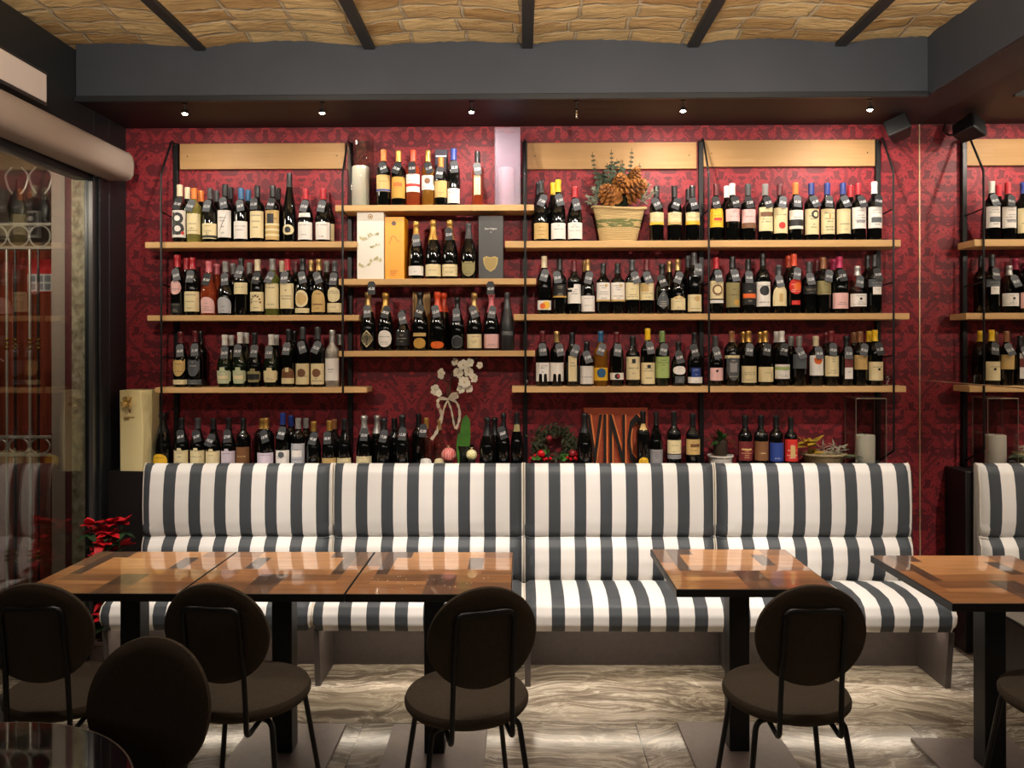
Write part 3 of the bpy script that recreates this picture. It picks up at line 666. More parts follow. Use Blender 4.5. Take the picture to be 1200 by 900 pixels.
def tag_meshes(price, dark):
    if ('t', dark) not in TAGMESH:
        w_, h_ = .0205, .036; poly = [(-w_, -h_), (w_, -h_), (w_, h_ - .012), (w_ - .009, h_), (-w_ + .009, h_), (-w_, h_ - .012)]
        TAGMESH['t', dark] = MB().prism(poly, 'y', -.0008, .0008).mesh('price_tag', TAGD if dark else TAGM, smooth=False)
    if price not in TAGMESH:
        vs, fs = text_data(price, .25, 0, .012)
        TAGMESH[price] = MB().add([(x * .034, -.0013, y * .0155 - .004) for x, y, z in vs], fs).mesh('price_writing', CHALK, smooth=False)
    return TAGMESH['t', dark], TAGMESH[price]
brng = random.Random(11)
def hang_tag(b, shape, R_, h, dz=0, light=False, dark=False, dxx=0.0, price=None):
    tm, wm = tag_meshes(price or brng.choice(PRICES), dark)
    zc = h * .665 + dz; zt_, zb_ = zc + .034, zc - .034
    fac = 1.0
    rt, rb = rad(shape, R_, h, min(zt_, h)) + .003, rad(shape, R_, h, max(zb_, 0)) + .003
    rmid = rad(shape, R_, h, zc) + .003
    y0 = -max(rt, rmid - (rb - rmid), 0); lean = math.atan2(rb - rt, .068)
    yc = -max((rt + rb) / 2, rmid)
    x = dxx + brng.uniform(-.008, .008)
    o = mo('price_tag', tm, b, (x, yc - .002, zc), (-lean, brng.choice((-1, 1)) * brng.uniform(.02, .42), 0)); mo('price_writing', wm, o)
    return o
def bottle(px, ytop, shelf, shape, cap, glass, lab, tg, rank, name=None, Y=None, rmul=1.0):
    front = rank == 'f'; Yc = Y or (4.264 if front else 4.325)
    zb = STOP[shelf] + .0006; h = wz(px, ytop, Yc) - zb; X = wx(px, Yc)
    R_ = rmul * SHAPES[shape][0]
    t = thing(name or ('champagne_bottle' if shape == 'champ' else 'wine_bottle'), '', 'bottle', (X, Yc, zb))
    t['_'] = 0; del t['_']
    return t, h, R_
ALL = []
def add_bottles(shelf, items):
    """items: px, ytop, shape, capsule, glass, labels, tag, row"""
    fr = sorted([it[0] for it in items if it[7] == 'f']); bk = sorted([it[0] for it in items if it[7] == 'b'])
    for it in items:
        px, yt, shape, cap, glass, labs, tg, row = it[:8]; ex = it[8] if len(it) > 8 else {}
        Yc = 4.252 if row == 'f' else 4.342
        Yc = ex.get('Y', Yc); R_ = SHAPES[shape][0] * ex.get('k', 1)
        lst = fr if row == 'f' else bk
        nb = [abs(wx(q, Yc) - wx(px, Yc)) for q in lst if q != px]
        if nb: R_ = min(R_, min(nb) / 2 - .0006) if min(nb) > .05 else R_
        if row == 'b':
            R_ = min(R_, .0445)
        ALL.append(dict(shelf=shelf, px=px, yt=yt, shape=shape, cap=cap, glass=glass, labs=labs, tg=tg, row=row, Y=Yc, R=R_, ex=ex))
def L(c, s, y0, y1, *m): return (c, s, y0, y1, m)
f, bk_ = 'f', 'b'
add_bottles('L1', [
 (211, 217, 'bord', 'cream', 'clear', [L('white', 'r', 246, 278, ('bar', 'black', .24, .36, .1, .92), ('disc', 'black', .52, .70, .21), ('disc', 'white', .52, .70, .10), ('disc', 'black', .54, .32, .23), ('disc', 'white', .54, .32, .11), ('disc', 'red', .80, .16, .06))], 'd', f),
 (228, 221, 'bord', 'orange', 'pale', [L('cream', 'r', 250, 274)], 1, f),
 (246.6, 221, 'burg', 'darkgrey', 'dark', [L('cream', 'r', 261.5, 279.5, ('bar', 'black', 0, 1, .06, .22))], 1, f),
 (264, 216.5, 'bord', 'black', 'dark', [L('white', 'r', 246, 278, ('slash', 'black'))], 1, f),
 (283, 221, 'bord', 'teal', 'dark', [L('white', 'r', 259, 279.5)], 1, f),
 (302, 218, 'bord', 'black', 'dark', [L('cream', 'r', 247, 278.5)], 'd', f),
 (320, 218, 'bord', 'black', 'dark', [L('tan', 'r', 246, 281, ('bar', 'cream', 0, 1, .12, .2), ('bar', 'cream', 0, 1, .3, .38), ('bar', 'cream', 0, 1, .48, .56), ('bar', 'black', .28, .66, .55, .88))], 'd', f),
 (339.5, 203.5, 'rhine', 'black', 'dark', [L('cream', 'O', 263, 275, ('disc', 'black', .5, .5, .3))], 0, f),
 (358.5, 221.5, 'burg', 'red', 'dark', [L('white', 'r', 260, 281), L('white', 'h', 249, 254)], 1, f),
 (379, 221.5, 'burg', 'red', 'dark', [L('white', 'r', 260, 281.5)], 'w', f),
 (220, 220, 'bord', 'cream', 'dark', [], 0, bk_), (236, 224, 'bord', 'orange', 'dark', [], 0, bk_), (254, 224, 'bord', 'darkgrey', 'dark', [], 0, bk_), (270.5, 220, 'bord', 'black', 'dark', [], 0, bk_), (291, 223, 'bord', 'teal', 'dark', [], 0, bk_), (326, 221, 'bord', 'black', 'dark', [], 0, bk_), (384.5, 226, 'burg', 'darkred', 'dark', [L('cream', 'r', 262, 282)], 0, bk_)])
add_bottles('L2', [
 (208, 299, 'slim', 'red', 'dark', [L('pink', 'O', 328.5, 345), L('black', 'r', 355, 367)], 1, f, dict(k=1.15)),
 (226, 302, 'broad', 'red', 'dark', [L('cream', 'r', 341.5, 365)], 1, f),
 (245, 306.5, 'flask', 'pink', 'rose', [L('pink', 'a', 348, 367.5)], 'd', f),
 (264.5, 306.5, 'flask', 'grey', 'dark', [L('silver', 'a', 348, 367.5)], 1, f),
 (283, 303, 'bord', 'black', 'dark', [L('cream', 'r', 331, 344.5)], 1, f, dict(dz=.03)),
 (302, 304.5, 'bord', 'cream', 'dark', [L('cream', 'r', 342, 364.5, ('arc', 'brown'))], 'd', f),
 (319.5, 303.5, 'bord', 'grey', 'lime', [L('cream', 'r', 332, 361.5)], 1, f),
 (337, 304, 'bord', 'red', 'dark', [L('cream', 'r', 332, 361.5)], 1, f),
 (355, 303.5, 'burg', 'black', 'dark', [L('cream', 'O', 340, 360, ('disc', 'tan', .5, .5, .32)), L('cream', 'r', 361, 366.5)], 1, f),
 (374, 304, 'burg', 'tan', 'dark', [L('tan', 'a', 340, 365.5, ('bar', 'brown', .2, .8, .32, .38))], 1, f),
 (392.5, 306, 'burg', 'darkgrey', 'dark', [L('cream', 'O', 336.5, 354), L('cream', 'r', 355, 366)], 1, f),
 (219, 302.5, 'bord', 'red', 'dark', [], 0, bk_), (254.5, 309.5, 'flask', 'pink', 'rose', [], 0, bk_), (273.5, 309, 'bord', 'grey', 'dark', [], 0, bk_), (292.5, 308, 'bord', 'grey', 'dark', [], 0, bk_), (331, 306, 'bord', 'cream', 'dark', [], 0, bk_), (347, 306, 'bord', 'darkred', 'dark', [], 0, bk_), (365, 305, 'bord', 'tan', 'dark', [], 0, bk_), (383, 306, 'bord', 'grey', 'dark', [], 0, bk_)])
add_bottles('L3', [
 (212, 389, 'burg', 'darkred', 'dark', [L('tan', 's', 421, 441), L('cream', 'r', 445, 450.5)], 'w', f),
 (229, 388, 'burg', 'darkred', 'dark', [L('slate', 's', 421, 441), L('slate', 'r', 445, 450.5)], 1, f),
 (263.5, 392.5, 'flask', 'white', 'green', [L('sage', 'q', 430.5, 449.5, ('bar', 'cream', .2, .8, .28, .5))], 1, f, dict(k=.95)),
 (281.5, 389.5, 'flask', 'white', 'green', [L('sage', 'q', 430.5, 449.5, ('bar', 'cream', .2, .8, .28, .5))], 1, f, dict(k=.95)),
 (298.5, 390, 'flask', 'black', 'dark', [L('olive', 'q', 432, 448, ('bar', 'black', .1, .9, .2, .6))], 1, f, dict(k=.95)),
 (318, 392, 'flask', 'white', 'green', [L('cream', 'q', 431, 448)], 1, f, dict(k=.95)),
 (338.5, 386, 'bord', 'black', 'dark', [L('brown', 'a', 430.5, 450, ('bar', 'cream', .05, .95, .02, .36), ('bar', 'cream', .4, .6, .72, .98))], 1, f),
 (355, 383.5, 'bord', 'darkgrey', 'dark', [L('cream', 'r', 426, 450.5, ('disc', 'brown', .5, .55, .2))], 1, f),
 (372.5, 383.5, 'bord', 'darkgrey', 'dark', [L('cream', 'r', 426, 450.5, ('disc', 'brown', .5, .55, .2))], 1, f),
 (389.5, 387, 'bord', 'silver', 'wrap', [L('white', 'r', 420, 446)], 0, f),
 (235, 388, 'bord', 'black', 'dark', [], 0, bk_), (271, 393, 'flask', 'white', 'dark', [], 0, bk_), (288.5, 390, 'flask', 'white', 'dark', [], 0, bk_), (323.5, 392.5, 'flask', 'white', 'dark', [], 0, bk_), (345, 388, 'bord', 'black', 'dark', [], 0, bk_), (397.5, 392, 'bord', 'silver', 'clear', [], 0, bk_)])
add_bottles('C1', [
 (450, 176, 'bord', 'orange', 'dark', [L('tan', 'r', 204.5, 224, ('bar', 'blue', 0, 1, .02, .14))], 'd', f),
 (467.6, 177, 'bord', 'gold', 'dark', [L('gold', 'r', 207, 232, ('bar', 'orange', .25, .75, .55, .72))], 'd', f),
 (484.5, 176.5, 'bord', 'orangered', 'rose', [L('white', 'r', 203.5, 224.5, ('bar', 'red', 0, 1, .3, .45))], 'd', f),
 (502, 176.5, 'bord', 'gold', 'amber', [L('white', 'r', 205, 222, ('disc', 'brown', .5, .6, .2))], 'd', f),
 (517, 185, 'bord', 'orange', 'dark', [L('tan', 'r', 211.5, 231)], 'd', f, dict(k=.92)),
 (532, 175, 'slim', 'blue', 'dark', [L('white', 'r', 220.5, 239)], 'd', f, dict(k=1.2)),
 (560, 178, 'slim', 'black', 'rose', [L('cream', 'w', 205, 228)], 'd', f)])
add_bottles('C2', [
 (488, 259.5, 'champ', 'gold', 'dark', [L('white', 'r', 311.5, 322.5)], 1, f, dict(k=.95)),
 (508, 258, 'champ', 'gold', 'dark', [L('cream', 'r', 309.5, 323.5)], 0, f, dict(k=1.0)),
 (527.5, 258, 'champ', 'gold', 'dark', [L('cream', 'r', 309.5, 323.5)], 'd', f, dict(dz=.03)),
 (549.5, 262, 'champ', 'darkgrey', 'dark', [L('olive', 's', 305.5, 325)], 0, f)])
add_bottles('C3', [
 (431.5, 342, 'champ', 'tan', 'dark', [L('cream', 'd', 387, 407), L('black', 'd', 388.5, 405.5)], 1, f),
 (452, 343, 'champ', 'gold', 'dark', [L('white', 'O', 387, 406.5)], 'd', f),
 (472, 363, 'champ', 'black', 'dark', [L('black', 'r', 388, 405)], 1, f, dict(k=.93, dz=.03)),
 (492.5, 342, 'champ', 'black', 'dark', [L('gold', 'o', 396, 408.5), L('tan', 'h', 390, 394)], 'd', f),
 (513, 342, 'champ', 'orangered', 'dark', [L('orange', 'O', 400, 409.5)], 1, f),
 (536, 348, 'champ', 'black', 'dark', [L('slate', 'o', 393, 408, ('disc', 'black', .5, .5, .4))], 1, f, dict(k=.9)),
 (556, 343, 'champ', 'tan', 'dark', [L('cream', 'r', 391.5, 408)], 1, f, dict(k=.95)),
 (576, 343.5, 'champ', 'pink', 'dark', [L('pink', 'r', 391.5, 408)], 1, f, dict(k=.95)),
 (594.5, 343, 'champ', 'darkgrey', 'matte', [L('slate', 'h', 388, 393)], 0, f, dict(k=.9)),
 (520, 343, 'champ', 'orangered', 'dark', [], 0, bk_)])
add_bottles('R1', [
 (634.5, 212, 'burg', 'black', 'dark', [L('tan', 'r', 261, 280)], 1, f),
 (654.5, 211, 'burg', 'yellow', 'dark', [L('white', 'r', 261, 280)], 1, f),
 (674, 219, 'burg', 'red', 'dark', [L('white', 'r', 260.5, 280)], 1, f, dict(dxx=.008)),
 (769.6, 218.5, 'bord', 'black', 'dark', [L('cream', 'r', 248.5, 263, ('bar', 'yellow', 0, 1, 0, .22))], 'd', f),
 (790.6, 218.5, 'bord', 'black', 'dark', [L('cream', 'r', 248.5, 263, ('bar', 'tan', 0, 1, 0, .22))], 'd', f),
 (811.6, 218.5, 'bord', 'black', 'dark', [L('cream', 'r', 248.5, 263, ('bar', 'yellow', 0, 1, 0, .3))], 'd', f),
 (839.5, 216, 'burg', 'darkred', 'dark', [L('yellow', 'r', 244, 266, ('bar', 'red', .3, .75, .35, .5))], 'd', f, dict(k=.93)),
 (858.5, 215.5, 'bord', 'white', 'dark', [L('pink', 'r', 244.5, 259)], 'd', f),
 (877, 216, 'bord', 'darkgrey', 'dark', [L('pink', 'r', 245, 267, ('bar', 'brown', 0, 1, 0, .28))], 'd', f),
 (897, 216, 'bord', 'grey', 'dark', [L('cream', 'r', 242.5, 270.5, ('bar', 'brown', .15, .9, .62, .8))], 'd', f),
 (914.3, 216, 'bord', 'darkred', 'dark', [L('cream', 'r', 243, 273, ('disc', 'red', .5, .3, .13))], 1, f),
 (932.5, 214.5, 'bord', 'orange', 'dark', [L('white', 'r', 246, 268, ('bar', 'black', 0, 1, .16, .5))], 1, f),
 (951, 215, 'bord', 'blue', 'dark', [L('cream', 'r', 244.5, 274.5, ('disc', 'black', .6, .78, .16), ('disc', 'cream', .6, .78, .09))], 'd', f),
 (969.6, 215, 'bord', 'blue', 'dark', [L('cream', 'r', 244.5, 274, ('bar', 'gold', .46, .54, .6, .8))], 'd', f),
 (988, 215, 'bord', 'blue', 'dark', [L('cream', 'r', 244.5, 273.5)], 'd', f),
 (1006, 215, 'bord', 'red', 'dark', [L('white', 'r', 242.5, 267.5, ('bar', 'grey', .25, .75, .3, .4))], 'd', f),
 (1024.8, 213.5, 'bord', 'white', 'dark', [L('white', 'r', 242, 267, ('bar', 'slate', .2, .8, .26, .5))], 'd', f),
 (631.5, 214, 'burg', 'black', 'dark', [], 0, bk_), (648.5, 214.5, 'burg', 'yellow', 'dark', [], 0, bk_), (807, 222, 'bord', 'black', 'dark', [], 0, bk_), (852, 218.5, 'bord', 'white', 'dark', [], 0, bk_), (997, 218, 'bord', 'red', 'dark', [], 0, bk_)])
add_bottles('R2', [
 (638, 300.5, 'bord', 'cream', 'dark', [L('white', 'r', 352, 363, ('disc', 'yellow', .6, .5, .42), ('disc', 'orange', .4, .4, .3))], 1, f),
 (656, 304, 'bord', 'black', 'dark', [L('black', 'r', 333, 348.5, ('bar', 'gold', 0, 1, 0, .12))], 'w', f, dict(dxx=-.012)),
 (673, 306, 'bord', 'darkred', 'dark', [L('white', 'c', 333, 355.5, ('bar', 'black', 0, .35, .60, .72))], 0, f),
 (689, 304.5, 'burg', 'tan', 'dark', [L('white', 'r', 346.5, 365)], 1, f),
 (707, 309, 'bord', 'black', 'dark', [L('white', 'r', 331, 353, ('disc', 'tan', .62, .84, .08), ('bar', 'tan', 0, 1, 0, .10))], 0, f),
 (724, 309, 'bord', 'black', 'dark', [L('white', 'r', 331, 353, ('disc', 'tan', .62, .84, .08), ('bar', 'tan', 0, 1, 0, .10))], 0, f),
 (741, 304.5, 'bord', 'darkgrey', 'dark', [L('cream', 'r', 331, 351)], 1, f, dict(dxx=.01)),
 (758, 304.5, 'bord', 'darkred', 'dark', [L('cream', 'r', 331.5, 351.5, ('bar', 'tan', .1, .55, .5, .95))], 1, f),
 (776, 310, 'burg', 'black', 'dark', [L('slate', 'p', 340, 362)], 'd', f),
 (794.3, 304.5, 'burg', 'tan', 'dark', [L('cream', 't', 347, 363), L('tan', 'd', 346, 353)], 1, f),
 (813.6, 296.5, 'bord', 'darkgrey', 'dark', [L('cream', 'r', 345, 365, ('disc', 'tan', .6, .75, .16))], 1, f, dict(dxx=.02, dz=.02)),
 (839.3, 302, 'bord', 'red', 'dark', [L('cream', 'r', 329, 350, ('disc', 'brown', .5, .5, .3), ('disc', 'cream', .5, .5, .2)), L('white', 'r', 351.5, 355)], 1, f),
 (858.5, 301, 'bord', 'black', 'dark', [L('olive', 'r', 331, 360, ('disc', 'gold', .65, .2, .12))], 1, f),
 (877, 304, 'bord', 'black', 'dark', [L('black', 'r', 331, 357, ('bar', 'orange', .1, .9, .3, .5))], 1, f),
 (894, 297.5, 'bord', 'black', 'dark', [L('white', 'r', 330, 359, ('disc', 'black', .5, .64, .2))], 0, f),
 (912.7, 311, 'burg', 'darkgrey', 'dark', [L('cream', 'a', 334, 358.5, ('bar', 'tan', .4, .6, .2, .6))], 1, f),
 (930.5, 298, 'bord', 'orangered', 'dark', [L('red', 'O', 326, 344.5, ('disc', 'orange', .6, .5, .25)), L('red', 'w', 352, 357)], 1, f),
 (948.3, 307, 'bord', 'darkgrey', 'dark', [L('black', 'r', 335, 344.5)], 'w', f),
 (965, 302, 'bord', 'brown', 'dark', [L('olive', 'r', 329, 345)], 1, f, dict(dxx=.008)),
 (984, 301, 'broad', 'magenta', 'dark', [L('pink', 'r', 343, 361.5)], 'd', f),
 (1005, 312, 'broad', 'silver', 'clear', [L('white', 'r', 344, 359, ('disc', 'black', .5, .6, .1))], 1, f),
 (1025, 299, 'bord', 'black', 'dark', [L('slate', 'r', 327, 336), L('white', 'w', 336, 345)], 'd', f),
 (686, 306, 'burg', 'tan', 'dark', [], 0, bk_), (784.5, 306.5, 'burg', 'tan', 'dark', [], 0, bk_), (806.5, 300, 'bord', 'darkgrey', 'dark', [], 0, bk_), (924.5, 300, 'bord', 'orangered', 'dark', [], 0, bk_), (958, 305, 'bord', 'darkred', 'dark', [], 0, bk_), (977.5, 304, 'broad', 'magenta', 'dark', [], 0, bk_), (1017, 300, 'bord', 'black', 'dark', [], 0, bk_)])
add_bottles('R3', [
 (636, 388, 'bord', 'darkred', 'dark', [L('white', 'n', 425, 447)], 'w', f),
 (652.5, 388.5, 'bord', 'tan', 'dark', [L('white', 'n', 425, 447)], 1, f, dict(dxx=.012)),
 (670.5, 390, 'bord', 'black', 'dark', [L('cream', 'w', 417, 447)], 1, f, dict(dxx=.008)),
 (687.5, 401, 'bord', 'black', 'dark', [L('white', 'r', 429, 450)], 1, f),
 (704, 388, 'bord', 'teal', 'amber', [L('yellow', 'r', 431, 446, ('disc', 'teal', .5, .6, .36))], 1, f),
 (722.5, 389, 'bord', 'darkred', 'dark', [L('white', 'r', 437, 445, ('disc', 'black', .5, .5, .4), ('disc', 'red', .55, .55, .2))], 1, f),
 (741.5, 394, 'bord', 'black', 'dark', [L('cream', 'r', 418, 445, ('bar', 'black', .4, .6, .72, .9))], 0, f),
 (759, 385, 'bord', 'yellow', 'dark', [L('cream', 'r', 425, 450, ('bar', 'black', .42, .6, .74, .9))], 1, f),
 (776, 388, 'bord', 'green', 'green', [L('green', 'r', 418, 443)], 'w', f, dict(dxx=-.006)),
 (795, 401, 'burg', 'black', 'dark', [L('white', 'O', 429, 439), L('slate', 'w', 441, 449)], 'd', f),
 (814, 390, 'burg', 'black', 'dark', [L('blue', 'w', 431, 442), L('white', 'r', 442, 449)], 'd', f),
 (838.3, 394, 'burg', 'darkgrey', 'dark', [L('pink', 'r', 431, 446, ('disc', 'black', .5, .75, .1))], 1, f),
 (857.5, 388, 'broad', 'brown', 'dark', [L('slate', 's', 418, 446, ('bar', 'grey', .25, .75, .35, .7)), L('cream', 'r', 416.5, 420)], 0, f, dict(k=.92)),
 (877, 388, 'broad', 'gold', 'dark', [L('cream', 'r', 429, 448.5)], 1, f, dict(k=.92)),
 (896.7, 388, 'broad', 'gold', 'dark', [L('cream', 'r', 430, 447.5)], 'd', f, dict(k=.92)),
 (916, 388, 'broad', 'white', 'dark', [L('white', 'r', 427, 444, ('bar', 'green', 0, 1, .62, .82))], 'd', f, dict(k=.92)),
 (936.5, 394, 'bord', 'grey', 'dark', [L('slate', 'r', 415, 432)], 'w', f),
 (956, 394, 'bord', 'cream', 'dark', [L('white', 'r', 416.5, 440, ('disc', 'orange', .5, .76, .2))], 1, f),
 (974, 388, 'bord', 'wine', 'dark', [L('cream', 'r', 417, 441)], 1, f),
 (992, 394, 'bord', 'black', 'dark', [L('white', 'w', 414.5, 444, ('bar', 'maroon', 0, 1, .45, .8))], 1, f),
 (1008, 388.5, 'bord', 'brown', 'dark', [L('tan', 'r', 416, 433)], 1, f),
 (1025.3, 387, 'broad', 'yellow', 'dark', [L('cream', 'r', 424, 446, ('disc', 'black', .55, .6, .07))], 'd', f, dict(k=.92)),
 (871, 389, 'broad', 'gold', 'dark', [], 0, bk_), (891, 389, 'broad', 'gold', 'dark', [], 0, bk_), (910, 388.5, 'broad', 'white', 'dark', [], 0, bk_), (927, 394, 'bord', 'grey', 'dark', [], 0, bk_), (968, 390, 'bord', 'wine', 'dark', [], 0, bk_), (1001, 389.5, 'bord', 'brown', 'dark', [], 0, bk_), (1018.5, 388, 'broad', 'yellow', 'dark', [], 0, bk_)])
add_bottles('E', [
 (191, 484, 'champ', 'black', 'dark', [L('yellow', 'o', 532, 552), L('gold', 'h', 492.5, 499)], 0, f, dict(k=1.22, lab='magnum', Y=4.268)),
 (213, 490, 'burg', 'black', 'dark', [L('cream', 't', 525, 546)], 'd', f), (232, 490, 'burg', 'darkgrey', 'dark', [L('cream', 't', 525, 546)], 'd', f), (250, 490.5, 'burg', 'black', 'dark', [L('cream', 't', 526, 546)], 'd', f, dict(dz=-.02)), (268, 490, 'burg', 'black', 'dark', [L('lilac', 't', 526, 546)], 'd', f), (285, 490, 'bord', 'black', 'dark', [L('brown', 'r', 524, 546)], 0, f),
 (311.5, 490, 'broad', 'gold', 'dark', [L('lilac', 'r', 531, 546)], 'd', f), (331.5, 484, 'bord', 'blue', 'dark', [L('white', 'r', 528, 546, ('disc', 'slate', .5, .72, .2))], 'd', f), (349.5, 490, 'bord', 'grey', 'dark', [L('silver', 'r', 520, 546, ('bar', 'white', .2, .8, .4, .7))], 0, f),
 (367.5, 494, 'burg', 'gold', 'dark', [], 'd', f), (386, 493, 'burg', 'gold', 'dark', [L('tan', 'r', 537, 546)], 'd', f),
 (307, 490.5, 'broad', 'gold', 'dark', [], 0, bk_), (341, 487, 'bord', 'blue', 'dark', [], 0, bk_), (358.5, 490, 'bord', 'grey', 'dark', [], 0, bk_), (391.5, 491.5, 'burg', 'brown', 'dark', [], 0, bk_), (403.5, 491, 'burg', 'black', 'dark', [L('cream', 'r', 537, 546)], 0, f),
 (426.7, 487, 'champ', 'silver', 'dark', [L('cream', 'r', 535, 546)], 'd', f), (450, 490, 'champ', 'black', 'dark', [], 'd', f), (471.5, 486, 'champ', 'black', 'dark', [L('maroon', 'h', 508, 512)], 'd', f), (490.5, 485, 'bord', 'black', 'dark', [], 0, bk_), (499.5, 490, 'burg', 'gold', 'clear', [L('white', 'O', 537, 548)], 'd', f, dict(dz=.03, dxx=-.02)), (515, 492, 'burg', 'tan', 'clear', [L('cream', 'O', 537, 548)], 0, f, dict(k=.8)),
 (442, 486.5, 'champ', 'silver', 'dark', [], 0, bk_), (462, 490, 'burg', 'black', 'dark', [], 0, bk_),
 (571, 489, 'champ', 'black', 'dark', [], 0, f), (590, 484, 'champ', 'black', 'dark', [], 'd', f), (605.5, 483.5, 'rhine', 'black', 'dark', [L('olive', 'h', 494, 506)], 0, f), (579.5, 489, 'champ', 'black', 'dark', [], 0, bk_),
 (685, 484, 'champ', 'black', 'dark', [], 0, f), (753.3, 482, 'bord', 'black', 'dark', [L('tan', 'h', 497, 504), L('yellow', 'o', 536, 550)], 0, f), (768.6, 483, 'burg', 'black', 'dark', [L('grey', 'r', 527, 546)], 0, f, dict(k=.9)), (789.6, 482.5, 'bord', 'black', 'dark', [L('cream', 'r', 516, 532), L('grey', 'r', 533, 538)], 0, f), (811.6, 485, 'bord', 'black', 'dark', [L('tan', 'r', 515, 533, ('bar', 'brown', .3, .85, .5, .7))], 0, f),
 (873, 487, 'bord', 'black', 'dark', [L('maroon', 'r', 517.5, 540, ('bar', 'tan', .2, .8, .55, .62))], 0, f), (891.5, 487, 'bord', 'black', 'dark', [L('brown', 'r', 517.5, 540)], 0, f), (909.2, 487, 'bord', 'black', 'dark', [L('blue', 'r', 519, 541), L('pink', 'h', 496, 500)], 0, f), (926.5, 489, 'bord', 'black', 'dark', [L('red', 'r', 515, 541, ('bar', 'tan', .36, .64, .2, .7))], 0, f, dict(k=.92))])
CAPW = dict(darkred='dark-red', darkgrey='charcoal', orangered='vermilion', wine='wine-red', teal='sea-blue')
SHW = dict(r='', o='oval ', O='round ', a='arched ', s='shield ', d='diamond ', n='notched ', q='ornate ', t='tabbed ', p='teardrop ', c='stepped ', w='narrow ', h='small ', b='')
PLACE = dict(L1='top shelf by the glass wall', L2='middle shelf by the glass wall', L3='lowest shelf by the glass wall', C1='shelf with white candles', C2='shelf with gift boxes', C3='shelf above the orchid',
             R1='pine cone basket shelf', R2='long shelf below the basket', R3='long shelf above VINO sign', E='ledge behind the bench')
ORD = 'first second third fourth fifth sixth seventh eighth ninth tenth eleventh twelfth thirteenth fourteenth fifteenth sixteenth seventeenth eighteenth nineteenth twentieth twenty-first twenty-second twenty-third twenty-fourth twenty-fifth twenty-sixth twenty-seventh twenty-eighth twenty-ninth thirtieth thirty-first thirty-second thirty-third thirty-fourth'.split()
def look(d):
    c = CAPW.get(d['cap'], d['cap'])
    if d['ex'].get('lab') == 'magnum': return 'big black magnum with yellow label'
    g = {'rose': 'rosé ', 'pale': 'pale ', 'clear': 'clear ', 'amber': 'amber ', 'lime': 'greenish ', 'wrap': 'foil-wrapped ', 'matte': 'matte '}.get(d['glass'], '')
    if not d['labs'] or d['row'] == 'b': return f"{g}{c}-capped bottle"
    l = d['labs'][0]; n = {'slate': 'dark grey', 'sage': 'grey-green', 'lilac': 'pale lilac'}.get(l[0], l[0])
    return f"{g}{c}-capped bottle with {n} {SHW[l[1]]}label"
def write_labels():
    by = {}
    for d in ALL: by.setdefault(d['shelf'], []).append(d)
    seen = set()
    for s, ds in by.items():
        fr = sorted([d for d in ds if d['row'] == 'f'], key=lambda d: d['px'])
        cnt = {}
        for d in ds: cnt[(d['row'], look(d))] = cnt.get((d['row'], look(d)), 0) + 1
        for d in ds:
            p = ('on ' if 1 else '') + PLACE[s]
            if d['row'] == 'f':
                i = fr.index(d)
                if cnt[('f', look(d))] == 1 and (d['labs'] or s != 'E'): t = f"{look(d)} {p}"
                else: t = f"{look(d)}, {ORD[i]} from the glass-wall end, {p}"
            else:
                j = min(range(len(fr)), key=lambda k: abs(fr[k]['px'] - d['px'])); q = fr[j]
                t = f"{look(d)} half-hidden behind {look(q).replace('bottle with ', '').replace(' bottle', ' one')}, {PLACE[s]}"
            if d['row'] == 'b' and (cnt[('b', look(d))] > 1 and sum(look(k) == look(q) for k in fr) > 1): t = f"{look(d)} half-hidden behind {ORD[j]} front bottle from glass-wall end, {PLACE[s]}"
            while len(t.split()) > 16:
                for o_, n_ in ((' half-hidden', ''), ('from the glass-wall end', 'from glass wall'), ('from glass-wall end', 'from glass wall'), (' by the glass wall', ' by glass wall'), ('on the ', 'on '), (' the ', ' '), (' label,', ','), (' with ', ' ')):
                    if o_ in t: t = t.replace(o_, n_, 1); break
                else: raise ValueError(t)
            assert t not in seen, t
            seen.add(t); d['label'] = t
write_labels()
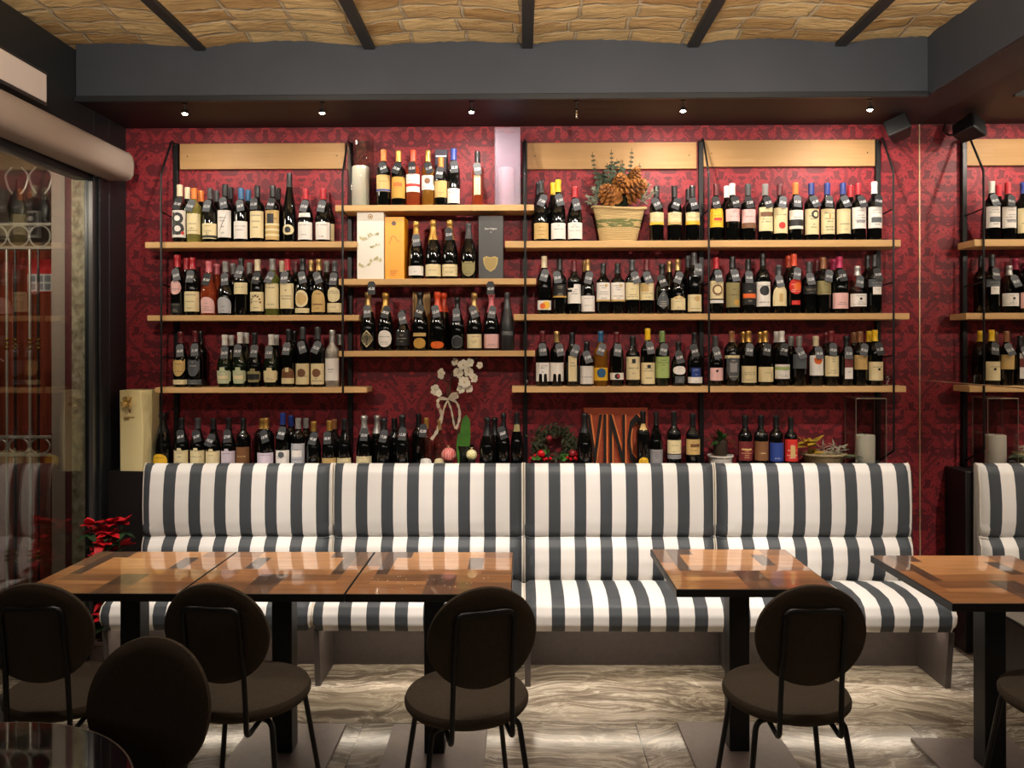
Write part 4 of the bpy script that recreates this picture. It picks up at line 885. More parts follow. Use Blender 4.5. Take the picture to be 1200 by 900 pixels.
for d in ALL:
    s = d['shelf']; zb = STOP[s] + .0006; Yc = d['Y']; h = wz(d['px'], d['yt'], Yc) - zb; X = wx(d['px'], Yc); R_ = d['R']; sh = d['shape']
    t = thing('champagne_bottle' if sh == 'champ' else 'wine_bottle', d['label'], 'bottle', (X, Yc, zb), 0, 'bottles on the ' + PLACE[s].replace('on ', ''))
    mo('bottle_body', body_mesh(sh, R_, h, d['glass']), t); mo('capsule', cap_mesh(sh, R_, h, d['cap']), t)
    if d['glass'] in ('pale', 'rose', 'amber', 'lime', 'clear') and d['row'] == 'f' and 0: pass
    for (c, shp, y0, y1, mots) in d['labs']:
        z1, z0 = wz(d['px'], y0, Yc - R_) - zb, wz(d['px'], y1, Yc - R_) - zb
        z0 = max(z0, .012); rf = lambda z: rad(sh, R_, h, z)
        mb = MB(); mats = [labm(c)]
        half = .9 if (shp == 'h') else WID.get(shp, 1.2)
        label_on(mb, shp, R_, z0, z1, rf, 0, half=half)
        for m_ in mots:
            k, col = m_[0], (m_[2] if m_[0] == 'txt' else m_[1]); im = inkm(col)
            if im not in mats: mats.append(im)
            mi = mats.index(im); hz = z1 - z0
            if k == 'bar':
                u0, u1, v0, v1 = m_[2:]; label_on(mb, 'r', R_, z0 + v0 * hz, z0 + v1 * hz, rf, mi, .0014 + .0003 * len(mats), half * (u1 - u0), half * (u0 + u1 - 1), 8)
            elif k == 'disc':
                u, v, r = m_[2:]; hr = r * hz; label_on(mb, 'O', R_, z0 + v * hz - hr, z0 + v * hz + hr, rf, mi, .0014 + .0003 * len(mats), hr / R_, half * (2 * u - 1), 12)
            elif k == 'arc':
                for q in range(7):
                    a = math.pi * q / 6; u, v = .5 + .26 * math.cos(a), .45 + .34 * math.sin(a)
                    label_on(mb, 'O', R_, z0 + (v - .05) * hz, z0 + (v + .05) * hz, rf, mi, .0016, .06 * hz / R_, half * (2 * u - 1), 6)
            elif k == 'slash':
                vs = []
                for q in range(9):
                    q /= 8; a = -math.pi / 2 + half * (-.45 + .9 * q); r = R_ + .0016; wv = .045 * (1 - abs(2 * q - 1)) + .006
                    for sg in (-1, 1): vs.append((r * math.cos(a + sg * wv), r * math.sin(a + sg * wv), z0 + hz * (.14 + .74 * q)))
                mb.add(vs, [(2 * q, 2 * q + 1, 2 * q + 3, 2 * q + 2) for q in range(8)], mi)
            elif k == 'txt':
                tv, tf = text_data(m_[1], 0, 0, .03); u, v, wu, hv = m_[3:]
                vs = []
                for x, y, z in tv:
                    a = -math.pi / 2 + half * (2 * (u + x * wu) - 1); r = R_ + .0016; vs.append((r * math.cos(a), r * math.sin(a), z0 + hz * (v + y * hv)))
                mb.add(vs, tf, mi)
        mb.build('label', mats, t, angle=60)
    if d['tg']:
        ex = d['ex']; hang_tag(t, sh, R_, h, ex.get('dz', 0), d['tg'] == 'w', d['tg'] == 'd', ex.get('dxx', 0))
# ------------------------------------------------------------------ candles, boxes, basket and plants
def P3(px, py, Y): return (wx(px, Y), Y, wz(px, py, Y))
# glass cylinder with candle and frosted box with candle on the centre top shelf
zc = STOP['C1'] + .0006
X = wx(423, 4.29); hh = wz(423, 161, 4.29) - zc
o = thing('glass_hurricane', 'tall clear glass cylinder around a white pillar candle on the candle shelf', 'candle holder', (X, 4.29, zc))
MB().lathe([(0, 0), (.072, 0), (.074, .004), (.074, hh), (.0715, hh), (.0715, .006), (0, .006)], 40).build('glass_cylinder', M['clear'], o, angle=50)
def candle(x, y, z, r, h, label):
    c = thing('pillar_candle', label, 'candle', (x, y, z), group='white pillar candles')
    MB().lathe([(0, 0), (r - .002, 0), (r, .003), (r, h - .004), (r - .005, h), (r * .5, h - .003), (0, h - .004)], 32).build('wax_body', M['wax'], c)
    MB().tube([(0, 0, h - .004), (.001, 0, h + .008)], .0012, 6).build('wick', M['blackmetal'], c)
candle(X, 4.29, zc + .0065, .048, wz(421, 195, 4.28) - zc - .0065, 'white pillar candle inside the tall clear glass cylinder')
X = wx(595.5, 4.30); hh = wz(595, 151, 4.27) - zc; w2 = .069
o = thing('frosted_candle_box', 'tall frosted lilac-white glass box on the candle shelf, end by the black upright', 'candle holder', (X, 4.30, zc))
fm = thin_glass('frosted_glass', (235, 226, 236), 1.0, .3)
nt = fm.node_tree; df = nt.nodes.new('ShaderNodeBsdfDiffuse'); df.inputs[0].default_value = (*lin((226, 208, 224)), 1); m2 = nt.nodes.new('ShaderNodeMixShader'); m2.inputs[0].default_value = .15
outn = [n for n in nt.nodes if n.type == 'OUTPUT_MATERIAL'][0]; srcn = outn.inputs[0].links[0].from_socket; nt.links.new(srcn, m2.inputs[1]); nt.links.new(df.outputs[0], m2.inputs[2]); nt.links.new(m2.outputs[0], outn.inputs[0])
pb = MB()
for a in (-1, 1):
    pb.box(a * w2 - .002, a * w2 + .002, -.062, .062, .004, hh); pb.box(-w2 + .002, w2 - .002, a * .06 - .002, a * .06 + .002, .004, hh)
pb.build('frosted_panes', fm, o, smooth=False)
MB().box(-w2 - .002, w2 + .002, -.062, .062, 0, .004).build('box_base', M['frosted'], o)
candle(X - .01, 4.30, zc + .0045, .044, wz(593, 196, 4.28) - zc - .0045, 'white pillar candle inside the frosted lilac-white box')
# dark carton behind the vermilion spirit bottle
z = zc; X = wx(518, 4.35)
o = thing('bottle_carton', 'dark slim carton standing behind an orange-capped bottle on the candle shelf', 'box', (X, 4.345, z))
hh = wz(518, 175, 4.32) - z
MB().box(-.036, .036, -.024, .022, 0, hh).build('carton_body', mat('carton_dark', (52, 44, 58), .5), o, bevel=.002)
MB().box(-.030, .030, -.0246, -.0238, hh - .042, hh - .034).build('carton_print', mat('carton_print', (200, 190, 190), .5), o)

# gift boxes on the second centre shelf
z = STOP['C2'] + .0006
def text_obj(s, parent, loc, w_, h_, m, rot=(0, 0, 0), shear=0, bold=0.0, name='lettering'):
    vs, fs = text_data(s, shear, 0, bold)
    me = MB().add([(x * w_, 0, y * h_) for x, y, q in vs], fs).mesh(name, m, smooth=False); return mo(name, me, parent, loc, rot)
def leafpoly(mb, x, z_, L_, a, wd, mi=0, y=0):
    pts = [(0, 0), (.3, wd), (.7, wd * .8), (1, 0), (.7, -wd * .8), (.3, -wd)]; c, s = math.cos(a), math.sin(a)
    mb.add([(x + L_ * (p * c - q * s), y, z_ + L_ * (p * s + q * c)) for p, q in pts], [tuple(range(6))], mi)
Yb = 4.235; x0, x1 = wx(418.6, Yb), wx(450, Yb); hh = wz(434, 247.5, Yb) - z
o = thing('gift_box', 'tall white gift box with painted vine scrolls on the gift box shelf', 'gift box', ((x0 + x1) / 2, Yb, z), group='tall gift boxes on the shelf')
hw = (x1 - x0) / 2
MB().box(-hw, hw, 0, .115, 0, hh).build('box_body', mat('white_card', (240, 234, 222), .45), o, bevel=.002)
vm = mat('vine_print', (196, 188, 142), .5); gm = mat('gold_print', (190, 150, 80), .4, .4)
rr = random.Random(5)
for (cx, cz, s) in ((-.005, hh - .145, 1), (.0, .085, 1.25), (.02, .18, .5)):
    mb = MB(); ang = rr.uniform(-.3, .3)
    pts = [(cx + s * .045 * t, -.0012, cz + s * .016 * math.sin(2.4 * t + ang)) for t in [i / 6 - 1 for i in range(13)]]
    mb.tube(pts, .0011, 5)
    for i in range(0, 13, 2):
        p = pts[i]; leafpoly(mb, p[0], p[2], .017 * s + .004, rr.uniform(.3, 2.6), .3, 0, -.0011)
    mb.build('vine_print', vm, o, smooth=False)
MB().tube([(.012 * math.cos(a) , -.0008, hh - .03 + .012 * math.sin(a)) for a in [2 * math.pi * i / 20 for i in range(20)]], .0022, 5, closed=True).ball((0, -.0005, hh - .03), .006, 8, 5).build('gold_crest', gm, o)
x0, x1 = wx(451, Yb), wx(474, Yb); hw = (x1 - x0) / 2; hh = wz(460, 254, Yb) - z
o = thing('gift_box', 'tall orange gift box beside the white scrolled one', 'gift box', ((x0 + x1) / 2, Yb, z), R(-3), group='tall gift boxes on the shelf')
MB().box(-hw, hw, .003, .11, 0, hh).build('box_body', mat('orange_card', (255, 168, 0), .4), o, bevel=.002)
MB().lathe([(0, -.0), (.0125, 0), (.0125, .0012), (0, .0012)], 24).build('round_seal', mat('seal_dark', (70, 36, 16), .4), o).matrix_local = Matrix.Translation((-.004, .003, hh - .036)) @ Matrix.Rotation(R(90), 4, 'X')
mb = MB()
op = mat('orange_print', (176, 96, 14), .5)
mb.tube([(-.03 + .06 * t, .0022, hh * .56 + .03 * math.sin(5 * t) + .05 * t) for t in [i / 14 for i in range(15)]], .0012, 5)
for i in range(4): mb.box(-.025, .02 - .006 * i, .0021, .0031, .045 - i * .008, .0475 - i * .008)
mb.build('box_print', op, o)
x0, x1 = wx(561, Yb), wx(590, Yb); hw = (x1 - x0) / 2; hh = wz(575, 253, Yb) - z
o = thing('gift_box', 'tall charcoal gift box with gold shield emblem', 'gift box', ((x0 + x1) / 2, Yb, z), group='tall gift boxes on the shelf')
MB().box(-hw, hw, 0, .11, 0, hh).build('box_body', mat('charcoal_card', (70, 70, 70), .45), o, bevel=.002)
text_obj('Dom Perignon', o, (0, -.0006, hh - .072), .066, .014, mat('silver_print', (206, 204, 198), .4), bold=.02)
text_obj('+', o, (0, -.0006, hh - .09), .008, .010, MATS['silver_print'])
def shield(s, w_, h_):
    return [(-w_, h_ * .8), (-w_ * .55, h_), (0, h_ * .84), (w_ * .55, h_), (w_, h_ * .8), (w_ * .92, .0), (w_ * .6, -h_ * .62), (0, -h_), (-w_ * .6, -h_ * .62), (-w_ * .92, .0)]
MB().prism([(p[0] - .002, p[1] + .082) for p in shield(1, .041, .043)], 'y', -.0012, .0002).prism([(p[0] - .002, p[1] + .082) for p in shield(1, .034, .036)], 'y', -.0018, -.0011, 1).build('shield_emblem', [mat('emblem_gold', (170, 148, 92), .35, .5), mat('emblem_gold_inner', (148, 128, 80), .4, .5)], o, smooth=False)
# wooden presentation box behind the dark champagne, shelf above the orchid
z = STOP['C3'] + .0006; x = wx(494.5, 4.36)
o = thing('bottle_carton', 'open pale wooden wine crate standing behind a black-capped sparkling bottle', 'box', (x, 4.356, z)); hh = wz(494, 342, 4.34) - z
MB().box(-.048, .048, -.010, .012, 0, hh).build('crate_back', noisy('raw_pine', (196, 160, 104), (160, 122, 74), 6, .6, stretch=(12, 12, 1)), o)
MB().box(-.048, -.042, -.022, -.010, 0, hh).box(.042, .048, -.022, -.010, 0, hh).build('crate_sides', MATS['raw_pine'], o)
# tags hung on the front edge of the gift box shelf
for px, lb in ((435.5, 'dark price tag hanging from the gift box shelf under the white box'), (575, 'dark price tag hanging from the gift box shelf under the charcoal box')):
    p = P3(px, 337.5, SF - .003); tm, wm = tag_meshes('45.00', True)
    o = mo('shelf_tag', tm, None, p); tag(o, lb, 'price tag', 'tags on the gift box shelf edge'); mo('price_writing', wm, o)

# raffia basket with cones and foliage
z = STOP['R1'] + .0006; YB_ = 4.285; X = wx(724.5, YB_)
hb = wz(724, 243, YB_ - .06) - z
o = thing('raffia_basket', 'woven raffia basket with green band holding pine cones', 'basket', (X, YB_, z))
raf = mat('raffia', (206, 172, 116), .8, spec=.2); g = N(raf); xx, yy, zz = g.sep(g.obj())
wv = g.n('TexWave'); wv.bands_direction = 'Z'; g.l(g.obj(), wv.inputs[0]); wv.inputs['Scale'].default_value = 42; wv.inputs['Distortion'].default_value = 3; wv.inputs['Detail'].default_value = 3; wv.inputs['Detail Scale'].default_value = 2.5
band = g.m('MULTIPLY', g.m('GREATER_THAN', zz, hb * .42), g.m('LESS_THAN', zz, hb * .66)); nzv = g.noise(g.mapping(g.obj(), (3, 3, 14)), 6, 4)
c = g.mix(g.m('MULTIPLY', wv.outputs['Fac'], .5), lin((228, 200, 144)), lin((176, 136, 82)))
c = g.mix(g.m('MULTIPLY', band, g.m('GREATER_THAN', nzv, .47)), c, lin((128, 132, 84))); g.l(c, g.b.inputs['Base Color']); g.bump(wv.outputs['Fac'], .8, .006)
mb = MB()
def bs(u, v):
    a = 2 * math.pi * u; k = v
    r = (.102 + .042 * k); e = .006 * math.sin(5 * a + 2) * k
    return ((r + e) * math.cos(a), (r * .52 + e) * math.sin(a), hb * k + .008 * k * math.sin(2 * a + 1))
mb.grid(bs, 56, 24); mb.grid(lambda u, v: (bs(u, 1)[0] * (1 - .07 * v), bs(u, 1)[1] * (1 - .07 * v), bs(u, 1)[2] - .02 * v), 56, 2)
mb.lathe([(0, .001), (.102, .001)], 40, 0, sy=.52); mb.build('basket_body', raf, o, angle=70)
MB().tube([(1.03 * bs(i / 56, 1)[0], 1.03 * bs(i / 56, 1)[1], bs(i / 56, 1)[2]) for i in range(56)], .008, 8, closed=True).build('folded_rim', raf, o)
MB().lathe([(0, hb * .72), (.122, hb * .72)], 30, sy=.5).build('basket_filling', mat('dark_moss', (44, 40, 26), .9), o)
conem = noisy('cone_scale', (176, 116, 58), (120, 72, 34), 40, .6, .3); 
def pine_cone(loc, s, rot, label):
    mb = MB(); n = 46
    mb.lathe([(0, -.02), (.016, -.012), (.022, .01), (.016, .04), (.005, .062), (0, .064)], 14, 1)
    for i in range(n):
        t = i / n; a = i * 2.39996; zz = -.016 + .076 * t; r = .03 * math.sin(math.pi * (.22 + .74 * t)) + .006; L_ = .026 * (1 - .6 * t) + .005; w_ = .0125 * (1 - .45 * t); up = -.15 + 1.0 * t
        d_ = Vector((math.cos(a), math.sin(a), 0)); sd = Vector((-math.sin(a), math.cos(a), 0)); dr = (d_ * math.cos(up) + Vector((0, 0, 1)) * math.sin(up)); nr = dr.cross(sd) * -1
        b = d_ * (r * .45) + Vector((0, 0, zz)); tip = b + dr * L_
        vs = [b - sd * w_ * .4, b + sd * w_ * .4, tip + sd * w_ - dr * .004, tip + nr * .002, tip - sd * w_ - dr * .004]
        vs += [p - nr * .004 for p in vs]
        mb.add(vs, [(0, 1, 2, 3, 4), (9, 8, 7, 6, 5), (0, 5, 6, 1), (1, 6, 7, 2), (2, 7, 8, 3), (3, 8, 9, 4), (4, 9, 5, 0)], 0)
    ob = mb.build('pine_cone', [conem, mat('cone_core', (92, 56, 28), .8)], None, angle=30); ob.location = loc; ob.rotation_euler = rot; ob.scale = (s, s, s); tag(ob, label, 'pine cone', 'pine cones in the raffia basket'); return ob
pine_cone(P3(716, 231, 4.25), 1.5, (R(70), 0, R(-30)), 'lower pine cone lying at the front rim of the raffia basket')
pine_cone(P3(739, 226, 4.262), 1.55, (R(60), R(20), R(40)), 'big pine cone leaning at the mirror-side end of the basket')
pine_cone(P3(744.5, 207, 4.285), .85, (R(40), R(10), 0), 'small pine cone topmost on the basket heap')
pine_cone(P3(728, 219, 4.305), 1.35, (R(55), R(-25), R(10)), 'pine cone behind the front two in the basket')
def leaf_mesh(mb, base, d, up, L_, w_, mi=0, bend=.25, nseg=4):
    rnd_ = w_ < 0; w_ = abs(w_)
    d = Vector(d).normalized(); up = Vector(up); s = d.cross(up)
    if s.length < 1e-3: s = d.cross(Vector((1, 0, 0)))
    s.normalize(); n = s.cross(d); vs = []; base = Vector(base)
    for i in range(nseg + 1):
        t = i / nseg; w = (w_ * math.sqrt(max(0, 1 - abs(2 * (.04 + .94 * t) - 1) ** 2.6)) if rnd_ else w_ * math.sin(math.pi * min(1, .08 + .92 * t) ** .8)) if i < nseg else 0; c = base + d * (L_ * t) - n * (bend * L_ * t * t)
        vs += [c - s * w + n * w * .15, c, c + s * w + n * w * .15]
    fs = []
    for i in range(nseg):
        for k in (0, 1): fs.append((3 * i + k, 3 * i + k + 1, 3 * i + 4 + k, 3 * i + 3 + k))
    mb.add(vs, fs, mi)
rr = random.Random(9)
euc = noisy('eucalyptus_leaf', (56, 68, 46), (34, 46, 32), 20, .7); stemm = mat('twig', (78, 56, 36), .8)
root = P3(721, 243, 4.30)
o = thing('eucalyptus_bunch', 'bunch of dark green eucalyptus sprigs rising from the raffia basket', 'foliage', root)
lf, sm_ = MB(), MB()
for k in range(30):
    a = rr.uniform(-.95, .95); tgt = Vector((.125 * math.sin(a * 1.0), rr.uniform(-.03, .04), rr.uniform(.12, .29) * (1 - .22 * abs(a))))
    if k == 0: tgt = Vector((-.125, 0, .31))
    if k == 1: tgt = Vector((.095, 0, .33))
    if k == 2: tgt = Vector((.14, .01, .25))
    if k == 3: tgt = Vector((-.02, 0, .325))
    pts = [Vector((0, 0, -.03)) * (1 - t) + tgt * t + Vector((tgt.x * .25 * math.sin(math.pi * t), 0, 0)) for t in [i / 8 for i in range(9)]]
    sm_.tube(pts, .0016, 5)
    m = 12 if k > 3 else 14
    for i in range(1, m):
        t = i / m
        if t < .2: continue
        j = min(int(t * 8), 7); p = pts[j].lerp(pts[j + 1], t * 8 - j)
        for sg in (-1, 1):
            L_ = (.034 * (1 - .62 * t)) * rr.uniform(.8, 1.2) * (1.15 if k > 3 else .8)
            leaf_mesh(lf, p, (sg * 1, rr.uniform(-.9, .4), rr.uniform(-.3, .7)), (0, -1, .3), L_, -L_ * .46, 0, .2, 4)
lf.build('leaves', euc, o, angle=80); sm_.build('twigs', stemm, o)
fir = noisy('frosted_needle', (150, 164, 142), (96, 116, 96), 30, .6)
def fir_sprig(loc, dirs, label, n=3, L_=.11):
    o = thing('frosted_fir_sprig', label, 'foliage', loc, group='frosted fir sprigs in the basket'); nd, st_ = MB(), MB()
    for d in dirs:
        d = Vector(d).normalized(); st_.tube([(0, 0, 0), d * L_], .002, 5)
        for i in range(46):
            t = .15 + .85 * i / 46; b = d * L_ * t; v = Vector((rr.gauss(0, 1), rr.gauss(0, 1), rr.gauss(0, 1))).normalized(); v = (v * .8 + d * .8).normalized()
            leaf_mesh(nd, b, v, (0, -1, .2), .034 * (1 - .3 * t), .0018, 0, .1, 2)
    nd.build('needles', fir, o, smooth=False); st_.build('twig', stemm, o)
fir_sprig(P3(705, 236, 4.26), [(-1, -.3, .35), (-1, -.4, -.1), (-.5, -.2, .8)], 'pale frosted fir sprig spilling toward the red-capped bottle', L_=.085)
fir_sprig(P3(751, 240, 4.27), [(.35, -.1, .95), (.1, -.2, 1), (.6, -.3, .6)], 'frosted fir sprig standing at the mirror-side end of the basket', L_=.12)

# gift box with bow in the corner by the glass wall
YG = 4.245; p = P3(160, 548, YG)
o = thing('gift_box', 'cream gift carton with gold bow at the glass wall end of the ledge', 'gift box', (p[0], YG + .01, LZ + .0006), R(0))
hh = wz(160, 457, YG) - LZ
xa_, xb_, xc_ = wx(140, 4.21) - p[0], wx(163, 4.19) - p[0], wx(177.5, 4.25) - p[0]
def crt(z, k):
    q = 1 - .05 * (1 - z)
    return [(xa_ * q, -.045, z * hh), (xb_ * q + k, -.06, z * hh), (xc_ * q, .0, z * hh), (xc_ * q, .09, z * hh), (xa_ * q, .09, z * hh)]
mb = MB(); lv = [0, .25, .5, .75, 1]; vs = []
for v in lv: vs += crt(v, .012 * math.sin(math.pi * (1 - v) * 1.0) + .014 * (1 - v))
fs = [(j * 5 + i, j * 5 + (i + 1) % 5, j * 5 + 5 + (i + 1) % 5, j * 5 + 5 + i) for j in range(4) for i in range(5)] + [(4, 3, 2, 1, 0), (20, 21, 22, 23, 24)]
mb.add(vs, fs); mb.build('box_body', mat('cream_card', (240, 224, 166), .45), o, smooth=False, bevel=.002)
bw = MB(); bc = Vector((wx(150, 4.19) - p[0], -.062, wz(150, 472, 4.19) - LZ))
for k in range(14):
    a = rr.uniform(0, 6.28); e = rr.uniform(-.4, .9); d = Vector((math.cos(a) * math.cos(e), -abs(math.sin(e)) - .25, math.sin(a) * math.cos(e))).normalized(); s = d.cross(Vector((.3, 1, .2))).normalized()
    L_ = rr.uniform(.028, .044); vs = []
    for i in range(9):
        t = math.pi * 2 * i / 8; c = bc + d * (L_ * (1 - math.cos(t)) / 2) + d.cross(s) * (.009 * math.sin(t))
        vs += [c - s * .007, c + s * .007]
    bw.add(vs, [(2 * i, 2 * i + 1, 2 * i + 3, 2 * i + 2) for i in range(8)])
bw.build('bow', mat('gold_ribbon', (240, 206, 130), .25, .4), o, angle=60)
cr_ = MB().prism([(q[0] * .35 + bc.x + .006, q[1] * .35 + bc.z - .048) for q in shield(1, .03, .034)], 'y', -.0525, -.0500); cr_.build('crest', mat('crest_print', (140, 90, 60), .5), o, smooth=False)
for i in range(2): MB().box(xa_ + .028, xa_ + .088 - .03 * i, -.0555, -.0545 + .004, hh * .66 - .010 * i, hh * .66 + .005 - .010 * i).build('print_line', MATS['gold_print'], o)

# orchid in a dark vase
p = P3(545, 545, 4.30)
o = thing('orchid_plant', 'white orchid with pale ribbon bow standing in a dark vase on the ledge', 'plant', (p[0], 4.30, LZ + .0006))
def Lp(px, py, Y=4.27): q = P3(px, py, Y); return Vector((q[0] - p[0], Y - 4.30, q[2] - LZ - .0006))
MB().lathe([(0, 0), (.035, 0), (.042, .01), (.045, .1), (.05, .13), (.046, .13), (.04, .1), (0, .1)], 28).build('vase', mat('dark_vase', (24, 26, 22), .25), o)
gs = mat('orchid_stem', (52, 66, 34), .5)
pts = [Lp(541, 530, 4.30), Lp(535, 500), Lp(526, 470), Lp(528, 440), Lp(540, 423), Lp(560, 420)]
MB().tube(ease(pts, .03, 3), .0028, 6).build('stem', gs, o)
MB().tube(ease([Lp(526, 478), Lp(524, 450), Lp(515, 440), Lp(508, 452)], .02, 3), .0022, 6).build('stem', gs, o)
lm = noisy('orchid_leaf', (74, 128, 44), (48, 92, 30), 12, .4)
for (a, b, w_) in ((Lp(543, 546), Lp(546, 486), -.030), (Lp(540, 546), Lp(539, 507), -.022), (Lp(538, 538), Lp(550, 526), -.015)):
    mb = MB(); leaf_mesh(mb, a, b - a, (0, -1, .1), (b - a).length, w_, 0, .04, 12); mb.build('leaf', lm, o, angle=80)
pm_ = mat('orchid_petal', (232, 222, 200), .6)
pm_.node_tree.nodes['Principled BSDF'].inputs['Subsurface Weight'].default_value = .1
for i, (px, py, s, face) in enumerate([(543, 428, 1.0, .1), (549, 436, .9, .5), (537, 437, .95, -.3), (544, 448, 1.05, .0), (540, 456, .8, -.4), (549, 455, .8, .4), (555, 443, .8, .6), (517, 438, .95, -.8), (510, 457, .95, -.3), (514, 461, .6, .2), (562, 428, .6, .3), (533, 424, .7, -.5), (550, 425, .8, .3)]):
    c = Lp(px, py, 4.235 + .012 * (i % 3)); mb = MB(); n = Vector((face, -1, .1)).normalized(); sx = n.cross(Vector((0, 0, 1))).normalized(); sz = sx.cross(n)
    for k in range(5):
        a = math.pi / 2 + 2 * math.pi * k / 5 + .2 * i; d = sx * math.cos(a) + sz * math.sin(a); w_ = -.0185 if k in (1, 4) else -.012
        leaf_mesh(mb, c, d + n * .25, n, .033 * s, w_ * s, 0, .25, 7)
    fl = mb.build('flower', pm_, o, angle=80); MB().ball(tuple(c + n * .004), .004 * s, 8, 6).build('flower_lip', mat('orchid_lip', (196, 170, 90), .5), fl)
rb = thin_glass('organza', (240, 228, 200), .3); nt = rb.node_tree
df = nt.nodes.new('ShaderNodeBsdfDiffuse'); df.inputs[0].default_value = (*lin((230, 216, 190)), 1); m2 = nt.nodes.new('ShaderNodeMixShader'); m2.inputs[0].default_value = .6
outn = [n for n in nt.nodes if n.type == 'OUTPUT_MATERIAL'][0]; srcn = outn.inputs[0].links[0].from_socket; nt.links.new(srcn, m2.inputs[1]); nt.links.new(df.outputs[0], m2.inputs[2]); nt.links.new(m2.outputs[0], outn.inputs[0])
mb = MB()
def ribbon(pts, w_):
    pts = ease(pts, .03, 4); vs = []
    for i, q in enumerate(pts):
        t = (pts[min(i + 1, len(pts) - 1)] - pts[max(i - 1, 0)]).normalized(); s = t.cross(Vector((0, 1, 0))); s = s.normalized() if s.length > .05 else Vector((1, 0, 0)); k = .5 + .5 * abs(math.sin(i * .9)); vs += [q - s * w_ * k + Vector((0, .003, 0)), q + s * w_ * k]
    mb.add(vs, [(2 * i, 2 * i + 1, 2 * i + 3, 2 * i + 2) for i in range(len(pts) - 1)])
yk = 4.24
ribbon([Lp(525, 468, yk), Lp(514, 466, yk), Lp(512, 474, yk - .01), Lp(518, 484, yk), Lp(515, 498, yk), Lp(511, 508, yk), Lp(505, 515, yk)], .010)
ribbon([Lp(525, 468, yk), Lp(533, 460, yk), Lp(537, 464, yk - .01), Lp(530, 468, yk)], .012)
ribbon([Lp(526, 468, yk), Lp(535, 470, yk), Lp(539, 482, yk), Lp(538, 494, yk), Lp(534, 503, yk)], .008)
ribbon([Lp(524, 468, yk), Lp(529, 480, yk), Lp(531, 494, yk), Lp(533, 502, yk)], .006)
ribbon([Lp(525, 468, yk), Lp(520, 478, yk), Lp(518, 490, yk), Lp(517, 496, yk)], .006)
mb.build('ribbon_bow', rb, o, angle=80)
# two painted egg ornaments
def painted(px, py, r, c1, c2, label, net):
    q = P3(px, py, 4.235); m = mat('painted_' + c2[0], c1, .35); g = N(m)
    w = g.n('TexWave' if not net else 'TexVoronoi')
    g.l(g.mapping(g.obj(), (1, 1, .35) if not net else (1, 1, 1)), w.inputs['Vector'])
    if net: w.feature = 'DISTANCE_TO_EDGE'; w.inputs['Scale'].default_value = 90; fac = g.m('LESS_THAN', w.outputs[0], .12)
    else: w.inputs['Scale'].default_value = 40; w.inputs['Distortion'].default_value = 6; w.inputs['Detail'].default_value = 2; fac = g.m('GREATER_THAN', w.outputs['Fac'], .78)
    g.l(g.mix(fac, lin(c1), lin(c2[1])), g.b.inputs['Base Color'])
    o = thing('painted_ball', label, 'ornament', (q[0], 4.235, LZ + .0006)); zc_ = q[2] - LZ
    MB().lathe([(0, 0), (.02, 0), (.022, zc_ - r * .85), (0, zc_ - r * .8)], 20).build('stand', M['ledge'], o)
    MB().ball((0, 0, zc_), r, 24, 14).build('ball', m, o)
    sp_ = MB()
    for k in range(9): a = 2 * math.pi * k / 9; leaf_mesh(sp_, (0, 0, zc_ + r * .95), (math.cos(a) * .8, math.sin(a) * .8, 1), (0, 0, 1), .018, .003, 0, .0, 2)
    sp_.build('calyx', mat('calyx_straw', (214, 190, 140), .6), o)
painted(525.5, 533, .040, (180, 30, 48), ('coral', (240, 200, 184)), 'red and white streaked painted ball beside the orchid leaf', False)
painted(552.5, 533, .030, (198, 190, 104), ('netted', (248, 240, 200)), 'small yellow-green netted ball beside the orchid leaf', True)

# wreath with berries leaning on the wall
q = P3(649, 522, 4.33)
o = thing('berry_wreath', 'dark evergreen wreath with red baubles and berries on the ledge', 'wreath', (q[0], 4.33, LZ + .0006)); wc = Vector((0, 0, q[2] - LZ)); rw = .085
nd = MB()
for k in range(560):
    a = rr.uniform(0, 2 * math.pi); c = Vector((rw * 1.15 * math.cos(a), rr.gauss(0, .012), rw * .95 * math.sin(a))) + Vector((rr.gauss(0, .018), 0, rr.gauss(0, .018))) + wc
    if c.z < .04: continue
    v = Vector((rr.gauss(0, 1), rr.gauss(0, .5) - .3, rr.gauss(0, 1))).normalized(); leaf_mesh(nd, c, v, (0, -1, .1), rr.uniform(.022, .04), .0055, 0, .2, 2)
nd.build('foliage', noisy('wreath_leaf', (62, 66, 36), (38, 40, 22), 25, .7), o, smooth=False)
MB().tube([Vector((rw * math.cos(2 * math.pi * i / 24), .012, rw * .9 * math.sin(2 * math.pi * i / 24))) + wc for i in range(24)], .016, 8, closed=True).build('ring', mat('wreath_ring', (30, 26, 16), .9), o)
redb = mat('red_bauble', (200, 18, 30), .12, coat=.5); redm = mat('dark_red_bauble', (128, 14, 24), .4)
for px, py, r, m in ((634, 532, .023, redb), (671, 531.5, .022, redm), (643.6, 514, .018, redm)):
    c = P3(px, py, 4.265); MB().ball((c[0] - q[0], 4.265 - 4.33, c[2] - LZ), r, 18, 12).build('bauble', m, o)
for px, py in ((622, 537), (626, 534), (637, 538.5), (641, 538), (644, 537.5), (668, 538), (673, 537), (676, 538), (664, 536), (676, 533)):
    c = P3(px + rr.uniform(-1, 1), py, 4.262); MB().ball((c[0] - q[0], 4.262 - 4.33, c[2] - LZ), .0095, 10, 8).build('berry', redb, o)
